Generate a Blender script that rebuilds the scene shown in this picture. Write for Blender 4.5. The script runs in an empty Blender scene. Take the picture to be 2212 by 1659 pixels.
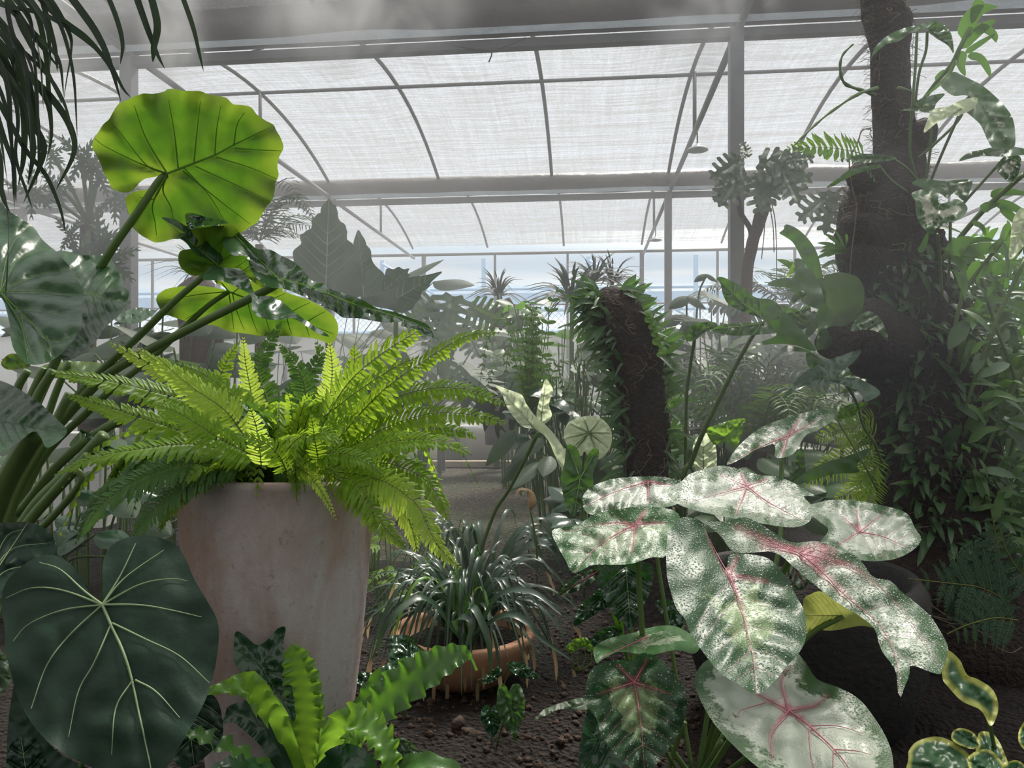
import bpy, bmesh, math, random
import numpy as np
from mathutils import Vector, Matrix, noise, geometry
R = math.radians
# ------------------------------------------------------------------ camera, world, sun, exposure
F, CX, CY, HC = 1600.0, 1106.0, 829.5, 0.90          # focal length in px of the 2212x1659 frame, principal point, eye height
sc = bpy.context.scene
cam = bpy.data.objects.new('camera', bpy.data.cameras.new('camera')); sc.collection.objects.link(cam)
cam.location = (0, 0, HC); cam.rotation_euler = (R(90), 0, 0)
cam.data.sensor_width = 36; cam.data.lens = 36 * F / 2212; cam.data.clip_start = .05; cam.data.clip_end = 300
sc.camera = cam
sc.view_settings.view_transform = 'Standard'; sc.view_settings.look = 'None'
sc.view_settings.gamma = 1; sc.view_settings.use_curve_mapping = False
sc.view_settings.exposure = 0.14
sc.cycles.max_bounces = 6; sc.cycles.diffuse_bounces = 3; sc.cycles.glossy_bounces = 2; sc.cycles.transmission_bounces = 3
sc.cycles.volume_bounces = 0; sc.cycles.transparent_max_bounces = 12
sc.cycles.use_adaptive_sampling = True; sc.cycles.adaptive_threshold = 0.03; sc.cycles.use_denoising = True
sc.cycles.sample_clamp_indirect = 6; sc.cycles.caustics_reflective = False; sc.cycles.caustics_refractive = False
w = bpy.data.worlds.new('sky'); sc.world = w; w.use_nodes = True
wn, wl = w.node_tree.nodes, w.node_tree.links
bg = wn['Background']; bg.inputs['Strength'].default_value = 1.0
tc = wn.new('ShaderNodeTexCoord'); sx = wn.new('ShaderNodeSeparateXYZ'); rp = wn.new('ShaderNodeValToRGB')
wl.new(tc.outputs['Generated'], sx.inputs[0]); wl.new(sx.outputs['Z'], rp.inputs[0]); wl.new(rp.outputs[0], bg.inputs['Color'])
rp.color_ramp.elements[0].position = 0.12; rp.color_ramp.elements[0].color = (.64, .71, .80, 1)
rp.color_ramp.elements[1].position = 1.0; rp.color_ramp.elements[1].color = (3.2, 3.25, 3.3, 1)
_e = rp.color_ramp.elements.new(.5); _e.color = (.86, .90, .95, 1)
sun = bpy.data.objects.new('sun', bpy.data.lights.new('sun', 'SUN')); sc.collection.objects.link(sun)
sun.data.energy = 12.0; sun.data.angle = R(16); sun.data.color = (1, .95, .86)
sun.rotation_euler = Vector((-.30, -.62, -1.0)).to_track_quat('-Z', 'Y').to_euler()
HAZE = 0.024

# ------------------------------------------------------------------ helpers
rnd = random.Random(7)
COL = sc.collection
def P(px, py, Y): return Vector(((px - CX) * Y / F, Y, HC - (py - CY) * Y / F))
def tag(o, label, cat, group=None, kind=None):
    if label: o['label'] = label
    if cat: o['category'] = cat
    if group: o['group'] = group
    if kind: o['kind'] = kind
    return o
def empty(name, loc, label, cat, group=None):
    o = bpy.data.objects.new(name, None); COL.objects.link(o); o.location = loc; o.empty_display_size = .05
    return tag(o, label, cat, group)
def root_loc(p):
    v = Vector((0, 0, 0))
    while p is not None: v += p.location; p = p.parent
    return v
class MB:
    """collects geometry in world coordinates, then links it as one mesh object"""
    def __init__(s): s.v = []; s.f = []; s.a = {}
    def add(s, vs, fs, **at):
        n = len(s.v); s.v.extend([tuple(q) for q in vs]); s.f.extend([tuple(i + n for i in f) for f in fs])
        for k in set(s.a) | set(at):
            arr = s.a.setdefault(k, [0.0] * n); arr.extend([0.0] * (n - len(arr)))
            arr.extend(at.get(k, [0.0] * len(vs)))
    def box(s, c, d, fr=None):
        x, y, z = d[0] / 2, d[1] / 2, d[2] / 2
        vs = [Vector((c[0] + i * x, c[1] + j * y, c[2] + k * z)) for i in (-1, 1) for j in (-1, 1) for k in (-1, 1)]
        if fr: vs = [fr(*q) for q in vs]
        s.add(vs, [(0, 1, 3, 2), (4, 6, 7, 5), (0, 4, 5, 1), (2, 3, 7, 6), (0, 2, 6, 4), (1, 5, 7, 3)])
    def tube(s, pts, rad, n=6, cap=True, jit=0):
        pts = [Vector(p) for p in pts]; m = len(pts)
        if not isinstance(rad, (list, tuple)): rad = [rad] * m
        vs = []; prev = None
        for i, p in enumerate(pts):
            t = (pts[min(i + 1, m - 1)] - pts[max(i - 1, 0)])
            t = t.normalized() if t.length > 1e-9 else Vector((0, 0, 1))
            if prev is None:
                u = t.orthogonal().normalized()
            else:
                u = prev - t * prev.dot(t)
                u = u.normalized() if u.length > 1e-6 else t.orthogonal().normalized()
            prev = u; w_ = t.cross(u)
            for k in range(n):
                a = 2 * math.pi * k / n; r = rad[i] * (1 + (rnd.random() - .5) * jit)
                vs.append(p + u * (math.cos(a) * r) + w_ * (math.sin(a) * r))
        fs = [(i * n + k, i * n + (k + 1) % n, (i + 1) * n + (k + 1) % n, (i + 1) * n + k) for i in range(m - 1) for k in range(n)]
        if cap: fs += [tuple(range(n))[::-1], tuple((m - 1) * n + k for k in range(n))]
        s.add(vs, fs)
    def lathe(s, prof, c, n=48, wob=0, lean=(0, 0)):
        vs = []; m = len(prof)
        for r, z in prof:
            for k in range(n):
                a = 2 * math.pi * k / n
                q = 1 + wob * noise.noise(Vector((math.cos(a) * 2, math.sin(a) * 2, z * 6)))
                vs.append((c[0] + math.cos(a) * r * q + lean[0] * z, c[1] + math.sin(a) * r * q + lean[1] * z, c[2] + z))
        fs = [(i * n + k, i * n + (k + 1) % n, (i + 1) * n + (k + 1) % n, (i + 1) * n + k) for i in range(m - 1) for k in range(n)]
        s.add(vs, fs)
    def build(s, name, mat, parent=None, smooth=True):
        me = bpy.data.meshes.new(name); me.from_pydata(s.v, [], s.f)
        for k, arr in s.a.items():
            arr.extend([0.0] * (len(s.v) - len(arr)))
            at = me.attributes.new(k, 'FLOAT', 'POINT'); at.data.foreach_set('value', arr)
        if smooth: me.polygons.foreach_set('use_smooth', [True] * len(me.polygons))
        me.materials.append(mat); me.update()
        o = bpy.data.objects.new(name, me); COL.objects.link(o)
        if parent is not None:
            o.parent = parent
            o.location = -root_loc(parent)
        return o
def struct(o): o['kind'] = 'structure'; return o
def cat_rom(pts, n, closed=False):
    pts = [np.array(p, float) for p in pts]; m = len(pts); out = []
    segs = m if closed else m - 1
    for i in range(segs):
        p1, p2 = pts[i], pts[(i + 1) % m]
        p0 = pts[(i - 1) % m] if closed or i > 0 else 2 * p1 - p2
        p3 = pts[(i + 2) % m] if closed or i + 2 < m else 2 * p2 - p1
        for j in range(n):
            t = j / n
            out.append(.5 * (2 * p1 + (p2 - p0) * t + (2 * p0 - 5 * p1 + 4 * p2 - p3) * t * t + (3 * p1 - p0 - 3 * p2 + p3) * t ** 3))
    if not closed: out.append(pts[-1])
    return out
def curve3(pts, n=8): return [Vector(q) for q in cat_rom([tuple(p) for p in pts], n)]

# ------------------------------------------------------------------ materials
def newmat(name):
    m = bpy.data.materials.new(name); m.use_nodes = True
    nt = m.node_tree; nt.nodes.clear()
    out = nt.nodes.new('ShaderNodeOutputMaterial')
    return m, nt, out
def N(nt, t, **kw):
    n = nt.nodes.new(t)
    for k, v in kw.items():
        if k in n.inputs: n.inputs[k].default_value = v
        else: setattr(n, k, v)
    return n
def ramp(nt, fac, stops, interp='LINEAR'):
    r = nt.nodes.new('ShaderNodeValToRGB'); r.color_ramp.interpolation = interp
    el = r.color_ramp.elements
    while len(el) < len(stops): el.new(.5)
    for e, (p, c) in zip(el, stops): e.position = p; e.color = (*c, 1) if len(c) == 3 else (c[0],) * 3 + (1,)
    if fac is not None: nt.links.new(fac, r.inputs[0])
    return r
def mixc(nt, fac, a, b, mode='MIX'):
    m = nt.nodes.new('ShaderNodeMix'); m.data_type = 'RGBA'; m.blend_type = mode
    for sock, v in ((m.inputs[0], fac), (m.inputs[6], a), (m.inputs[7], b)):
        if hasattr(v, 'is_linked'): nt.links.new(v, sock)
        elif isinstance(v, (int, float)): sock.default_value = v
        else: sock.default_value = (*v, 1)
    return m.outputs[2]
def math_(nt, op, a, b=0.0, clamp=False):
    m = nt.nodes.new('ShaderNodeMath'); m.operation = op; m.use_clamp = clamp
    for i, v in enumerate((a, b)):
        if hasattr(v, 'is_linked'): nt.links.new(v, m.inputs[i])
        else: m.inputs[i].default_value = v
    return m.outputs[0]
def tex(nt, scale, detail=3, rough=.55, dist=0, stretch=None, kind='NOISE'):
    tcn = nt.nodes.new('ShaderNodeTexCoord'); src = tcn.outputs['Object']
    if stretch:
        mp = nt.nodes.new('ShaderNodeMapping'); mp.inputs['Scale'].default_value = stretch
        nt.links.new(src, mp.inputs[0]); src = mp.outputs[0]
    if kind == 'NOISE':
        t = N(nt, 'ShaderNodeTexNoise', Scale=scale, Detail=detail, Roughness=rough, Distortion=dist)
    else:
        t = N(nt, 'ShaderNodeTexVoronoi', Scale=scale)
    nt.links.new(src, t.inputs['Vector'])
    return t.outputs[0]
def bump(nt, h, strength, dist=.01):
    b = N(nt, 'ShaderNodeBump', Strength=strength, Distance=dist); nt.links.new(h, b.inputs['Height']); return b.outputs[0]
def surf(nt, out, col, rough=.6, spec=.5, normal=None, trans=0, tcol=None, metal=0, alpha=0):
    """principled, with a share TRANS of light passing through diffusely and ALPHA passing straight"""
    p = N(nt, 'ShaderNodeBsdfPrincipled'); p.inputs['Metallic'].default_value = metal
    p.inputs['Specular IOR Level'].default_value = spec
    for k, v in (('Base Color', col), ('Roughness', rough)):
        if hasattr(v, 'is_linked'): nt.links.new(v, p.inputs[k])
        else: p.inputs[k].default_value = v if isinstance(v, (int, float)) else (*v, 1)
    if normal is not None: nt.links.new(normal, p.inputs['Normal'])
    sh = p.outputs[0]
    if trans:
        t = nt.nodes.new('ShaderNodeBsdfTranslucent')
        v = tcol if tcol is not None else col
        if hasattr(v, 'is_linked'): nt.links.new(v, t.inputs[0])
        else: t.inputs[0].default_value = (*v, 1)
        mx = nt.nodes.new('ShaderNodeMixShader'); mx.inputs[0].default_value = trans
        nt.links.new(sh, mx.inputs[1]); nt.links.new(t.outputs[0], mx.inputs[2]); sh = mx.outputs[0]
    if alpha:
        t = nt.nodes.new('ShaderNodeBsdfTransparent'); mx = nt.nodes.new('ShaderNodeMixShader')
        if hasattr(alpha, 'is_linked'): nt.links.new(alpha, mx.inputs[0])
        else: mx.inputs[0].default_value = alpha
        nt.links.new(sh, mx.inputs[1]); nt.links.new(t.outputs[0], mx.inputs[2]); sh = mx.outputs[0]
    nt.links.new(sh, out.inputs[0])
    return p
def plain(name, c1, c2, scale=20, rough=.6, spec=.4, bmp=.2, bscale=60, metal=0, trans=0, tcol=None, stretch=None, bd=.01):
    m, nt, out = newmat(name)
    c = mixc(nt, tex(nt, scale, 4, stretch=stretch), c1, c2)
    surf(nt, out, c, rough, spec, bump(nt, tex(nt, bscale, 3), bmp, bd) if bmp else None, trans, tcol, metal)
    return m
def leafmat(name, c1, c2, tc, trans=.4, rough=.35, spec=.5, bmp=.25, bscale=90, nscale=9):
    m, nt, out = newmat(name)
    n_ = ramp(nt, tex(nt, nscale, 3), [(.3, (0,)), (.7, (1,))]).outputs[0]
    c = mixc(nt, n_, c1, c2)
    t2 = mixc(nt, n_, tc, tuple(min(1, q * 1.35) for q in tc))
    surf(nt, out, c, rough, spec, bump(nt, tex(nt, bscale, 2), bmp, .004) if bmp else None, trans, t2)
    return m
M = {}
M['steel'] = plain('galvanised_steel', (.13, .13, .13), (.20, .20, .20), 12, .5, .5, .05, metal=.2)
M['dark_steel'] = plain('weathered_steel', (.07, .075, .075), (.12, .12, .12), 8, .6, .4, .1)
M['film'] = plain('wrinkled_gutter_film', (.030, .028, .027), (.075, .05, .036), 1.3, .42, .5, .5, 3, stretch=(1, 1, 2), bd=.06)
M['pale_film'] = plain('pale_film', (.55, .62, .68), (.75, .8, .84), 5, .3, .5, .5, 12, trans=.5, bd=.05)
M['rope'] = plain('black_rubber', (.03, .03, .03), (.05, .05, .05), 30, .6, .4, 0)
M['enamel'] = plain('grey_enamel', (.5, .5, .5), (.6, .6, .6), 10, .4, .5, 0)
def cloth(name, k, lo=.12, hi=.86):
    m, nt, out = newmat(name)
    fine = tex(nt, 34, 3, .7, stretch=(1.0, 4.0, 4.0))
    rows = tex(nt, 9, 4, .75, 0.3, stretch=(.06, 3.2, 3.2))
    cols = tex(nt, 7, 3, .7, stretch=(2.4, .12, .12))
    s = math_(nt, 'ADD', math_(nt, 'MULTIPLY', fine, .9), math_(nt, 'MULTIPLY', rows, 1.5))
    s = math_(nt, 'ADD', s, math_(nt, 'MULTIPLY', cols, .5))
    a = ramp(nt, math_(nt, 'DIVIDE', s, 2.9), [(.43, (lo,)), (.57, (hi,))]).outputs[0]
    a = math_(nt, 'MULTIPLY', a, k)
    surf(nt, out, (.45, .45, .45), .8, .1, None, .8, (.12, .12, .122), alpha=a)
    return m
M['cloth'] = cloth('shade_cloth', 1.0)
M['cloth_light_cut'] = plain('added_light_cut_cloth', (.20, .20, .20), (.25, .25, .25), 8, .9, .1, 0, trans=.6, tcol=(.28, .28, .28))  # unseen dense cover behind the camera, added to cut light from behind
m, nt, out = newmat('neighbour_plastic')
c = mixc(nt, ramp(nt, tex(nt, .5, 3, stretch=(.2, .2, 2.2)), [(.45, (0,)), (.58, (1,))]).outputs[0], (.62, .78, .95), (.95, .98, 1.0))
surf(nt, out, c, .4, .3, None, .8, c, alpha=.35)
M['plastic'] = m
M['blue_frame'] = plain('pale_blue_frame', (.30, .46, .66), (.38, .54, .72), 3, .5, .4, 0)
# chain-link mesh: real wires are built as tubes below
M['gravel'], nt, out = newmat('gravel')
v = tex(nt, 26, kind='VORONOI'); n2 = tex(nt, 48, 4, .7); n3 = tex(nt, 1.4, 3)
c = mixc(nt, ramp(nt, n2, [(.36, (0,)), (.62, (1,))]).outputs[0], (.03, .025, .018), (.20, .175, .125)); c = mixc(nt, ramp(nt, n3, [(.4, (0,)), (.6, (1,))]).outputs[0], c, (.09, .10, .055))
c = mixc(nt, ramp(nt, v, [(.0, (1,)), (.35, (0,))]).outputs[0], c, (.34, .31, .25))
surf(nt, out, c, .85, .3, bump(nt, math_(nt, 'SUBTRACT', n2, v), 1.0, .06))
M['soil'], nt, out = newmat('dark_soil')
n1 = tex(nt, 60, 5, .7); n2 = tex(nt, 14, 3); v = tex(nt, 70, kind='VORONOI')
c = mixc(nt, ramp(nt, n1, [(.35, (0,)), (.72, (1,))]).outputs[0], (.006, .004, .003), (.045, .027, .019))
c = mixc(nt, ramp(nt, v, [(.0, (1,)), (.13, (0,))]).outputs[0], c, (.22, .15, .11))
surf(nt, out, c, .8, .35, bump(nt, math_(nt, 'ADD', n1, v), 1.0, .05))
M['clod'] = plain('soil_clod', (.02, .012, .009), (.11, .068, .046), 40, .8, .3, 1, 90, bd=.01)
M['wood'] = plain('pale_board', (.40, .33, .24), (.52, .44, .33), 8, .7, .3, .3, 40, stretch=(1, 6, 6))
M['white_wall'] = plain('white_painted_block', (.62, .62, .60), (.7, .7, .68), 3, .7, .3, 0)

# ------------------------------------------------------------------ greenhouse: frame turned a few degrees to the lens
GA = math.atan(.103); CA, SA = math.cos(GA), math.sin(GA)
def G(u, v, z): return Vector((u * CA + v * SA, -u * SA + v * CA, z))
V1, V2, V3 = 6.0, 11.0, 16.35
U0, DU = 1.16, 1.697
ZS, RISE = 3.95, .46
def arch(v, va, vb): t = (v - va) / (vb - va) * 2 - 1; return ZS + RISE * (1 - t * t)
UL, UR = -14.5, 13.0
def gtube(name, pts, r, mat, par=None, n=8): b = MB(); b.tube([G(*p) for p in pts], r, n); return b.build(name, mat, par)
# ground
g = MB(); nx, ny = 70, 60
vs = []
for j in range(ny + 1):
    for i in range(nx + 1):
        x = -16 + 32 * i / nx; y = -4 + 34 * j / ny
        vs.append((x, y, -.012 + .02 * noise.noise(Vector((x * .8, y * .8, 0)))))
g.add(vs, [(j * (nx + 1) + i, j * (nx + 1) + i + 1, (j + 1) * (nx + 1) + i + 1, (j + 1) * (nx + 1) + i) for j in range(ny) for i in range(nx)])
struct(g.build('ground', M['gravel']))
def soil_h(x, y):
    e = 4.0 + .35 * noise.noise(Vector((x * 1.1, 3, 0))) + (.9 if x > .55 else 0) * min(1, max(0, (x - .55) / .4))
    if x < -.7: e += min(2.0, (-.7 - x) * 2.5)
    m_ = min(1, max(0, (e - y) / .35))
    return -.03 + m_ * (.045 + .03 * noise.noise(Vector((x * 3, y * 3, 5))) + .014 * noise.noise(Vector((x * 13, y * 13, 1))) + .006 * noise.noise(Vector((x * 40, y * 40, 1))))
g = MB(); nx, ny = 300, 230; vs = []
for j in range(ny + 1):
    for i in range(nx + 1):
        x = -4.0 + 8.5 * i / nx; y = .3 + 6.4 * j / ny; vs.append((x, y, soil_h(x, y)))
g.add(vs, [(j * (nx + 1) + i, j * (nx + 1) + i + 1, (j + 1) * (nx + 1) + i + 1, (j + 1) * (nx + 1) + i) for j in range(ny) for i in range(nx)])
o = struct(g.build('ground', M['soil'])); tag(o, 'dark crumbly soil of the planting bed', None)
# roof cloth, five bays, and gutters with film
bays = [(-9, -4), (-4, 1), (1, V1), (V1, V2), (V2, V3)]  # bays over and behind the camera are put in to darken the foreground
for va, vb in bays:
    b = MB(); nu, nv = 56, 22; vs = []
    for j in range(nv + 1):
        for i in range(nu + 1):
            u = UL + (UR - UL) * i / nu; v_ = va + (vb - va) * j / nv
            k = ((u - U0) / DU) % 1
            z = arch(v_, va, vb) + .035 - .05 * math.sin(k * math.pi) * math.sin(math.pi * j / nv) + .02 * noise.noise(Vector((u * 1.5, v_ * 2.5, 0)))
            vs.append((u, v_, z))
    b.add(vs, [(j * (nu + 1) + i, j * (nu + 1) + i + 1, (j + 1) * (nu + 1) + i + 1, (j + 1) * (nu + 1) + i) for j in range(nv) for i in range(nu)])
    o = b.build('ceiling', M['cloth' if va > 0 else 'cloth_light_cut']); o.rotation_euler.z = -GA; struct(o)
for va, vb in bays[2:]:
    k0 = math.ceil((UL - U0) / DU); k1 = int((UR - U0) / DU)
    for k in range(k0, k1 + 1):
        u = U0 + DU * k
        pts = [(u, va + (vb - va) * j / 16, arch(va + (vb - va) * j / 16, va, vb)) for j in range(17)]
        struct(gtube('trim_1', pts, .021 if va < 6 else .024, M['steel'] if k < -3 else M['dark_steel']))
        if k % 3 == 0:
            struct(gtube('trim_2', [(u + .03, va, ZS - .22), (u + .03, vb, ZS - .22)], .032, M['steel']))
            vm = va + (vb - va) * .5
            struct(gtube('trim_3', [(u + .03, vm, arch(vm, va, vb)), (u + .03, vm, ZS - .22)], .022, M['dark_steel']))
    vm = (va + vb) / 2
    struct(gtube('trim_4', [(UL, vm, ZS + RISE - .03), (UR, vm, ZS + RISE - .03)], .022, M['dark_steel']))
def gutter(v, n):
    top = 4.6 if v < 8 else 4.02
    b = MB(); nu = 160; vs = []
    prof = [(-.02, top), (-.10, top - (.4 if v < 8 else .05)), (-.13, 3.92), (-.12, 3.82), (-.05, 3.74), (.0, 3.725), (.06, 3.76), (.12, 3.9)]
    for i in range(nu + 1):
        u = UL + (UR - UL) * i / nu
        for q, (dv, z) in enumerate(prof):
            w_ = noise.noise(Vector((u * 1.7, q * .6, v))) * .03 + noise.noise(Vector((u * 6, q * 1.3, v))) * .014
            vs.append(G(u, v + dv + w_, z + w_ * (1.2 if q < 4 else .6)))
    k = len(prof)
    b.add(vs, [(i * k + q, i * k + q + 1, (i + 1) * k + q + 1, (i + 1) * k + q) for i in range(nu) for q in range(k - 1)])
    struct(b.build('trim_5', M['film']))
    b = MB(); vs = []
    for i in range(nu + 1):
        u = UL + (UR - UL) * i / nu; h = .03 + .05 * max(0, noise.noise(Vector((u * .8, v, 2))))
        for dv, z in ((-.125, 3.70), (-.135, 3.72 + h)): vs.append(G(u, v + dv, z))
    b.add(vs, [(i * 2, i * 2 + 1, i * 2 + 3, i * 2 + 2) for i in range(nu)]); struct(b.build('trim_6', M['pale_film']))
    b = MB(); b.box(((UL + UR) / 2, v, 3.66), (UR - UL, .09, .07), G); struct(b.build('trim_7', M['dark_steel'], smooth=False))
gutter(V1, 1); gutter(V2, 2); gutter(1.0, 0)
# columns
def column(u, v, wd, z1=3.7):
    b = MB(); b.box((u, v, z1 / 2 - .02), (wd, wd, z1 + .04), G); b.box((u, v, .04), (wd * 2, wd * 2, .08), G)
    struct(b.build('trim_8', M['steel'], smooth=False))
for k in (-2, -1, 0, 1, 2):
    column(U0 + 3 * DU * k, V1, .105); column(U0 + 3 * DU * k, V2, .10)
# far wall: posts, rails, chain link, low panel
for k in range(-8, 8):
    u = U0 + DU * k * .95
    b = MB(); b.box((u, V3, 1.9), (.05 if k % 3 else .09, .05, 3.8), G); struct(b.build('trim_9', M['dark_steel'], smooth=False))
for z, r in ((3.80, .035), (2.66, .022), (2.02, .02)):
    struct(gtube('trim_10', [(UL, V3, z), (UR, V3, z)], r, M['dark_steel']))
b = MB(); s = .13
u = UL
while u < UR:
    for d in (-1, 1):
        h_ = .64; L = h_ * d
        b.tube([G(u, V3, 2.02), G(u + L, V3 + .01 * d, 2.66)], .0035, 3, False)
    u += s
struct(b.build('wall_back', M['dark_steel']))
b = MB(); b.box(((UL + UR) / 2, V3 + .05, 1.0), (UR - UL, .03, 2.0), G); struct(b.build('wall_back', M['white_wall'], smooth=False))
for sname, uu in (('wall_left', UL), ('wall_right', UR)):
    b = MB(); b.add([G(uu, -9, 0), G(uu, V3, 0), G(uu, V3, 4), G(uu, -9, 4)], [(0, 1, 2, 3)])
    struct(b.build(sname, M['cloth']))
b = MB(); b.add([G(UL, -9, 0), G(UR, -9, 0), G(UR, -9, 4.4), G(UL, -9, 4.4)], [(0, 1, 2, 3)]); struct(b.build('wall_front', M['cloth_light_cut']))  # unseen end wall, given the same cloth to hold back light
# neighbouring greenhouse
nb = empty('greenhouse', G(0, 21, 0), 'pale blue-white plastic greenhouse standing beyond the wire fence', 'greenhouse')
b = MB(); vs = []; nz = [0, 1.0, 2.2, 3.3, 4.2, 5.0, 5.6]
for i in range(41):
    u = -20 + i
    for q, z in enumerate(nz): vs.append(G(u, 20.6 + (max(0, z - 3.9)) ** 1.6, z))
k = len(nz); b.add(vs, [(i * k + q, i * k + q + 1, (i + 1) * k + q + 1, (i + 1) * k + q) for i in range(40) for q in range(k - 1)])
b.build('wall', M['plastic'], nb)
for z in (2.35, 2.95, 3.55): gtube('rail', [(-20, 20.5, z), (20, 20.5, z)], .05, M['blue_frame'], nb)
b = MB(); b.box((0, 20.45, 3.25), (40, .04, .34), G); b.build('side_vent', M['blue_frame'], nb, False)
for i in range(-5, 7):
    b = MB(); b.box((i * 2.9, 20.5, 2.2), (.12, .1, 4.4), G); b.build('post', M['blue_frame'], nb, False)
for i in range(-4, 6, 2):
    gtube('brace', [(i * 2.9, 20.45, 4.3), (i * 2.9 + 2.9, 20.45, 2.6)], .035, M['blue_frame'], nb)
# lamps under the tie bars
def lamp(u, v, z, s, label):
    e = empty('pendant_lamp', G(u, v, z), label, 'lamp', 'pendant lamps')
    c = G(u, v, z)
    b = MB(); b.lathe([(.001, .075), (.02, .07), (.035, .045), (.10, .02), (.12, 0), (.118, -.004), (.09, .01), (.001, .03)], c, 24); b.build('lamp_shade', M['enamel'], e)
    b = MB(); b.tube([c + Vector((0, 0, .07)), G(u, v, ZS - .22)], .008, 6); b.build('hanging_rod', M['dark_steel'], e)
    b = MB(); b.lathe([(.001, -.03), (.02, -.025), (.03, 0), (.02, .02)], c, 12); b.build('bulb', M['pale_film'], e)
lamp(U0 + .06, 8.5, 3.53, 1, 'grey saucer lamp hung below the nearer roof bay, beside the thick grey post')
lamp(U0 + .06, 13.7, 3.52, 1, 'small saucer lamp hung in the far roof bay, above the bark stump')
# sagging hose below the near gutter
b = MB(); b.tube(curve3([P(960, 93, 5.9), P(1005, 103, 5.9), P(1060, 109, 5.9), P(1100, 97, 5.9), P(1135, 82, 5.9)]), .006, 6)
b.tube(curve3([P(1060, 109, 5.9), P(1062, 118, 5.9), P(1056, 134, 5.9)]), .006, 6)
tag(b.build('cable', M['rope']), 'thin black cable sagging under the near gutter', 'cable')
b = MB(); b.tube(curve3([P(385, 108, 6.3), P(450, 118, 6.3), P(520, 116, 6.3), P(570, 104, 6.3)]), .008, 6)
tag(b.build('cable', M['rope']), 'short drooping cable beside the left roof post', 'cable')
# ------------------------------------------------------------------ plant materials
M['ear'] = leafmat('elephant_ear_leaf', (.035, .085, .014), (.055, .12, .02), (.095, .19, .010), .48, .36, .4, .35, 60)
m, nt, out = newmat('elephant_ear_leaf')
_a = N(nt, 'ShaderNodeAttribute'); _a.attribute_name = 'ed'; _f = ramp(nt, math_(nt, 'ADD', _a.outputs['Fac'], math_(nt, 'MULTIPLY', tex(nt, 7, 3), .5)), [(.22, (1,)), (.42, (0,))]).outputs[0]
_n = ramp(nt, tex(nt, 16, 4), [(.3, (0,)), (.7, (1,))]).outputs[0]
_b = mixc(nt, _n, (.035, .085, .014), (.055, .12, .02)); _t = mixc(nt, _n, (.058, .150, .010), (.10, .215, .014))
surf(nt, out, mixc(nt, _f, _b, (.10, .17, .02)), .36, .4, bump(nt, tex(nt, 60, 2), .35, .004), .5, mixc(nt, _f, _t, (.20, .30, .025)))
M['ear'] = m
M['ear_dark'] = leafmat('elephant_ear_leaf_glossy', (.018, .055, .022), (.026, .075, .025), (.05, .12, .012), .20, .34, .32, .7, 26)
M['ear_vein'] = plain('elephant_ear_vein', (.20, .34, .08), (.25, .40, .10), 20, .45, .4, 0, trans=.65, tcol=(.35, .55, .12))
M['petiole'] = plain('green_petiole', (.09, .155, .045), (.14, .22, .065), 9, .42, .5, .1, 50, trans=.12, tcol=(.15, .28, .05), stretch=(3, 3, .6))
M['heart'] = leafmat('velvet_leaf', (.005, .021, .012), (.008, .030, .015), (.01, .035, .008), .10, .55, .25, .15, 120)
M['heart_vein'] = plain('pale_green_vein', (.17, .24, .12), (.22, .30, .16), 25, .5, .3, 0)
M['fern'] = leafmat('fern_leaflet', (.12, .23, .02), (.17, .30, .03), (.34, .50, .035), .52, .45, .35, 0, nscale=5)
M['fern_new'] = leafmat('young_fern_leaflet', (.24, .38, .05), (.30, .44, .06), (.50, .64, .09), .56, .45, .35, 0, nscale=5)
M['fern_dark'] = leafmat('dark_fern_leaflet', (.05, .12, .03), (.07, .16, .035), (.13, .26, .03), .35, .5, .35, 0, nscale=5)  # darker green than the main fern leaflet
M['rachis'] = plain('fern_midrib', (.07, .08, .015), (.12, .14, .03), 30, .5, .3, 0)
M['bark'] = plain('fibrous_dark_bark', (.012, .009, .008), (.055, .04, .034), 30, .9, .2, 1, 70, stretch=(1, 1, .35), bd=.03)
M['root'] = plain('fine_root', (.10, .075, .055), (.2, .16, .12), 30, .7, .3, 0)
M['yellowing'] = leafmat('yellowing_leaf', (.22, .25, .09), (.30, .32, .12), (.38, .42, .10), .4, .5, .3, .4, 60)
M['fern_shade'] = leafmat('shade_toned_fern_leaflet', (.025, .06, .035), (.035, .075, .04), (.04, .10, .03), .25, .6, .2, 0)  # shade below the trunk put into a darker leaflet colour
M['ear_wet'] = leafmat('wet_elephant_ear_leaf', (.016, .045, .022), (.024, .06, .026), (.05, .12, .012), .15, .2, .9, .9, 22)
M['strap'] = leafmat('dark_strap_leaf', (.020, .050, .030), (.035, .07, .035), (.05, .12, .03), .22, .34, .55, .1, 60)
M['strap_grey'] = leafmat('hanging_strap_leaf', (.020, .032, .024), (.040, .052, .038), (.035, .06, .025), .15, .6, .2, .1, 60)
M['strap_dry'] = leafmat('dry_leaf_tip', (.30, .21, .12), (.42, .31, .2), (.5, .36, .2), .35, .6, .2, .1, 60)
M['nest'] = leafmat('birds_nest_leaf', (.05, .13, .03), (.075, .18, .04), (.15, .34, .03), .4, .35, .5, .25)
M['green'] = leafmat('mid_green_leaf', (.035, .085, .03), (.055, .12, .038), (.09, .20, .03), .33, .4, .4, .2)
M['bright'] = leafmat('bright_green_leaf', (.09, .22, .03), (.14, .29, .04), (.24, .43, .035), .45, .35, .5, .2)
M['dull'] = leafmat('dull_green_leaf', (.045, .08, .042), (.065, .11, .055), (.10, .18, .05), .35, .45, .45, .3)
M['glossy'] = leafmat('glossy_dark_leaf', (.014, .05, .022), (.022, .075, .03), (.03, .10, .015), .2, .22, .6, .3, 50)
M['epi'] = leafmat('succulent_epiphyte_leaf', (.06, .14, .035), (.10, .20, .05), (.13, .30, .03), .35, .38, .5, 0)
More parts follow.
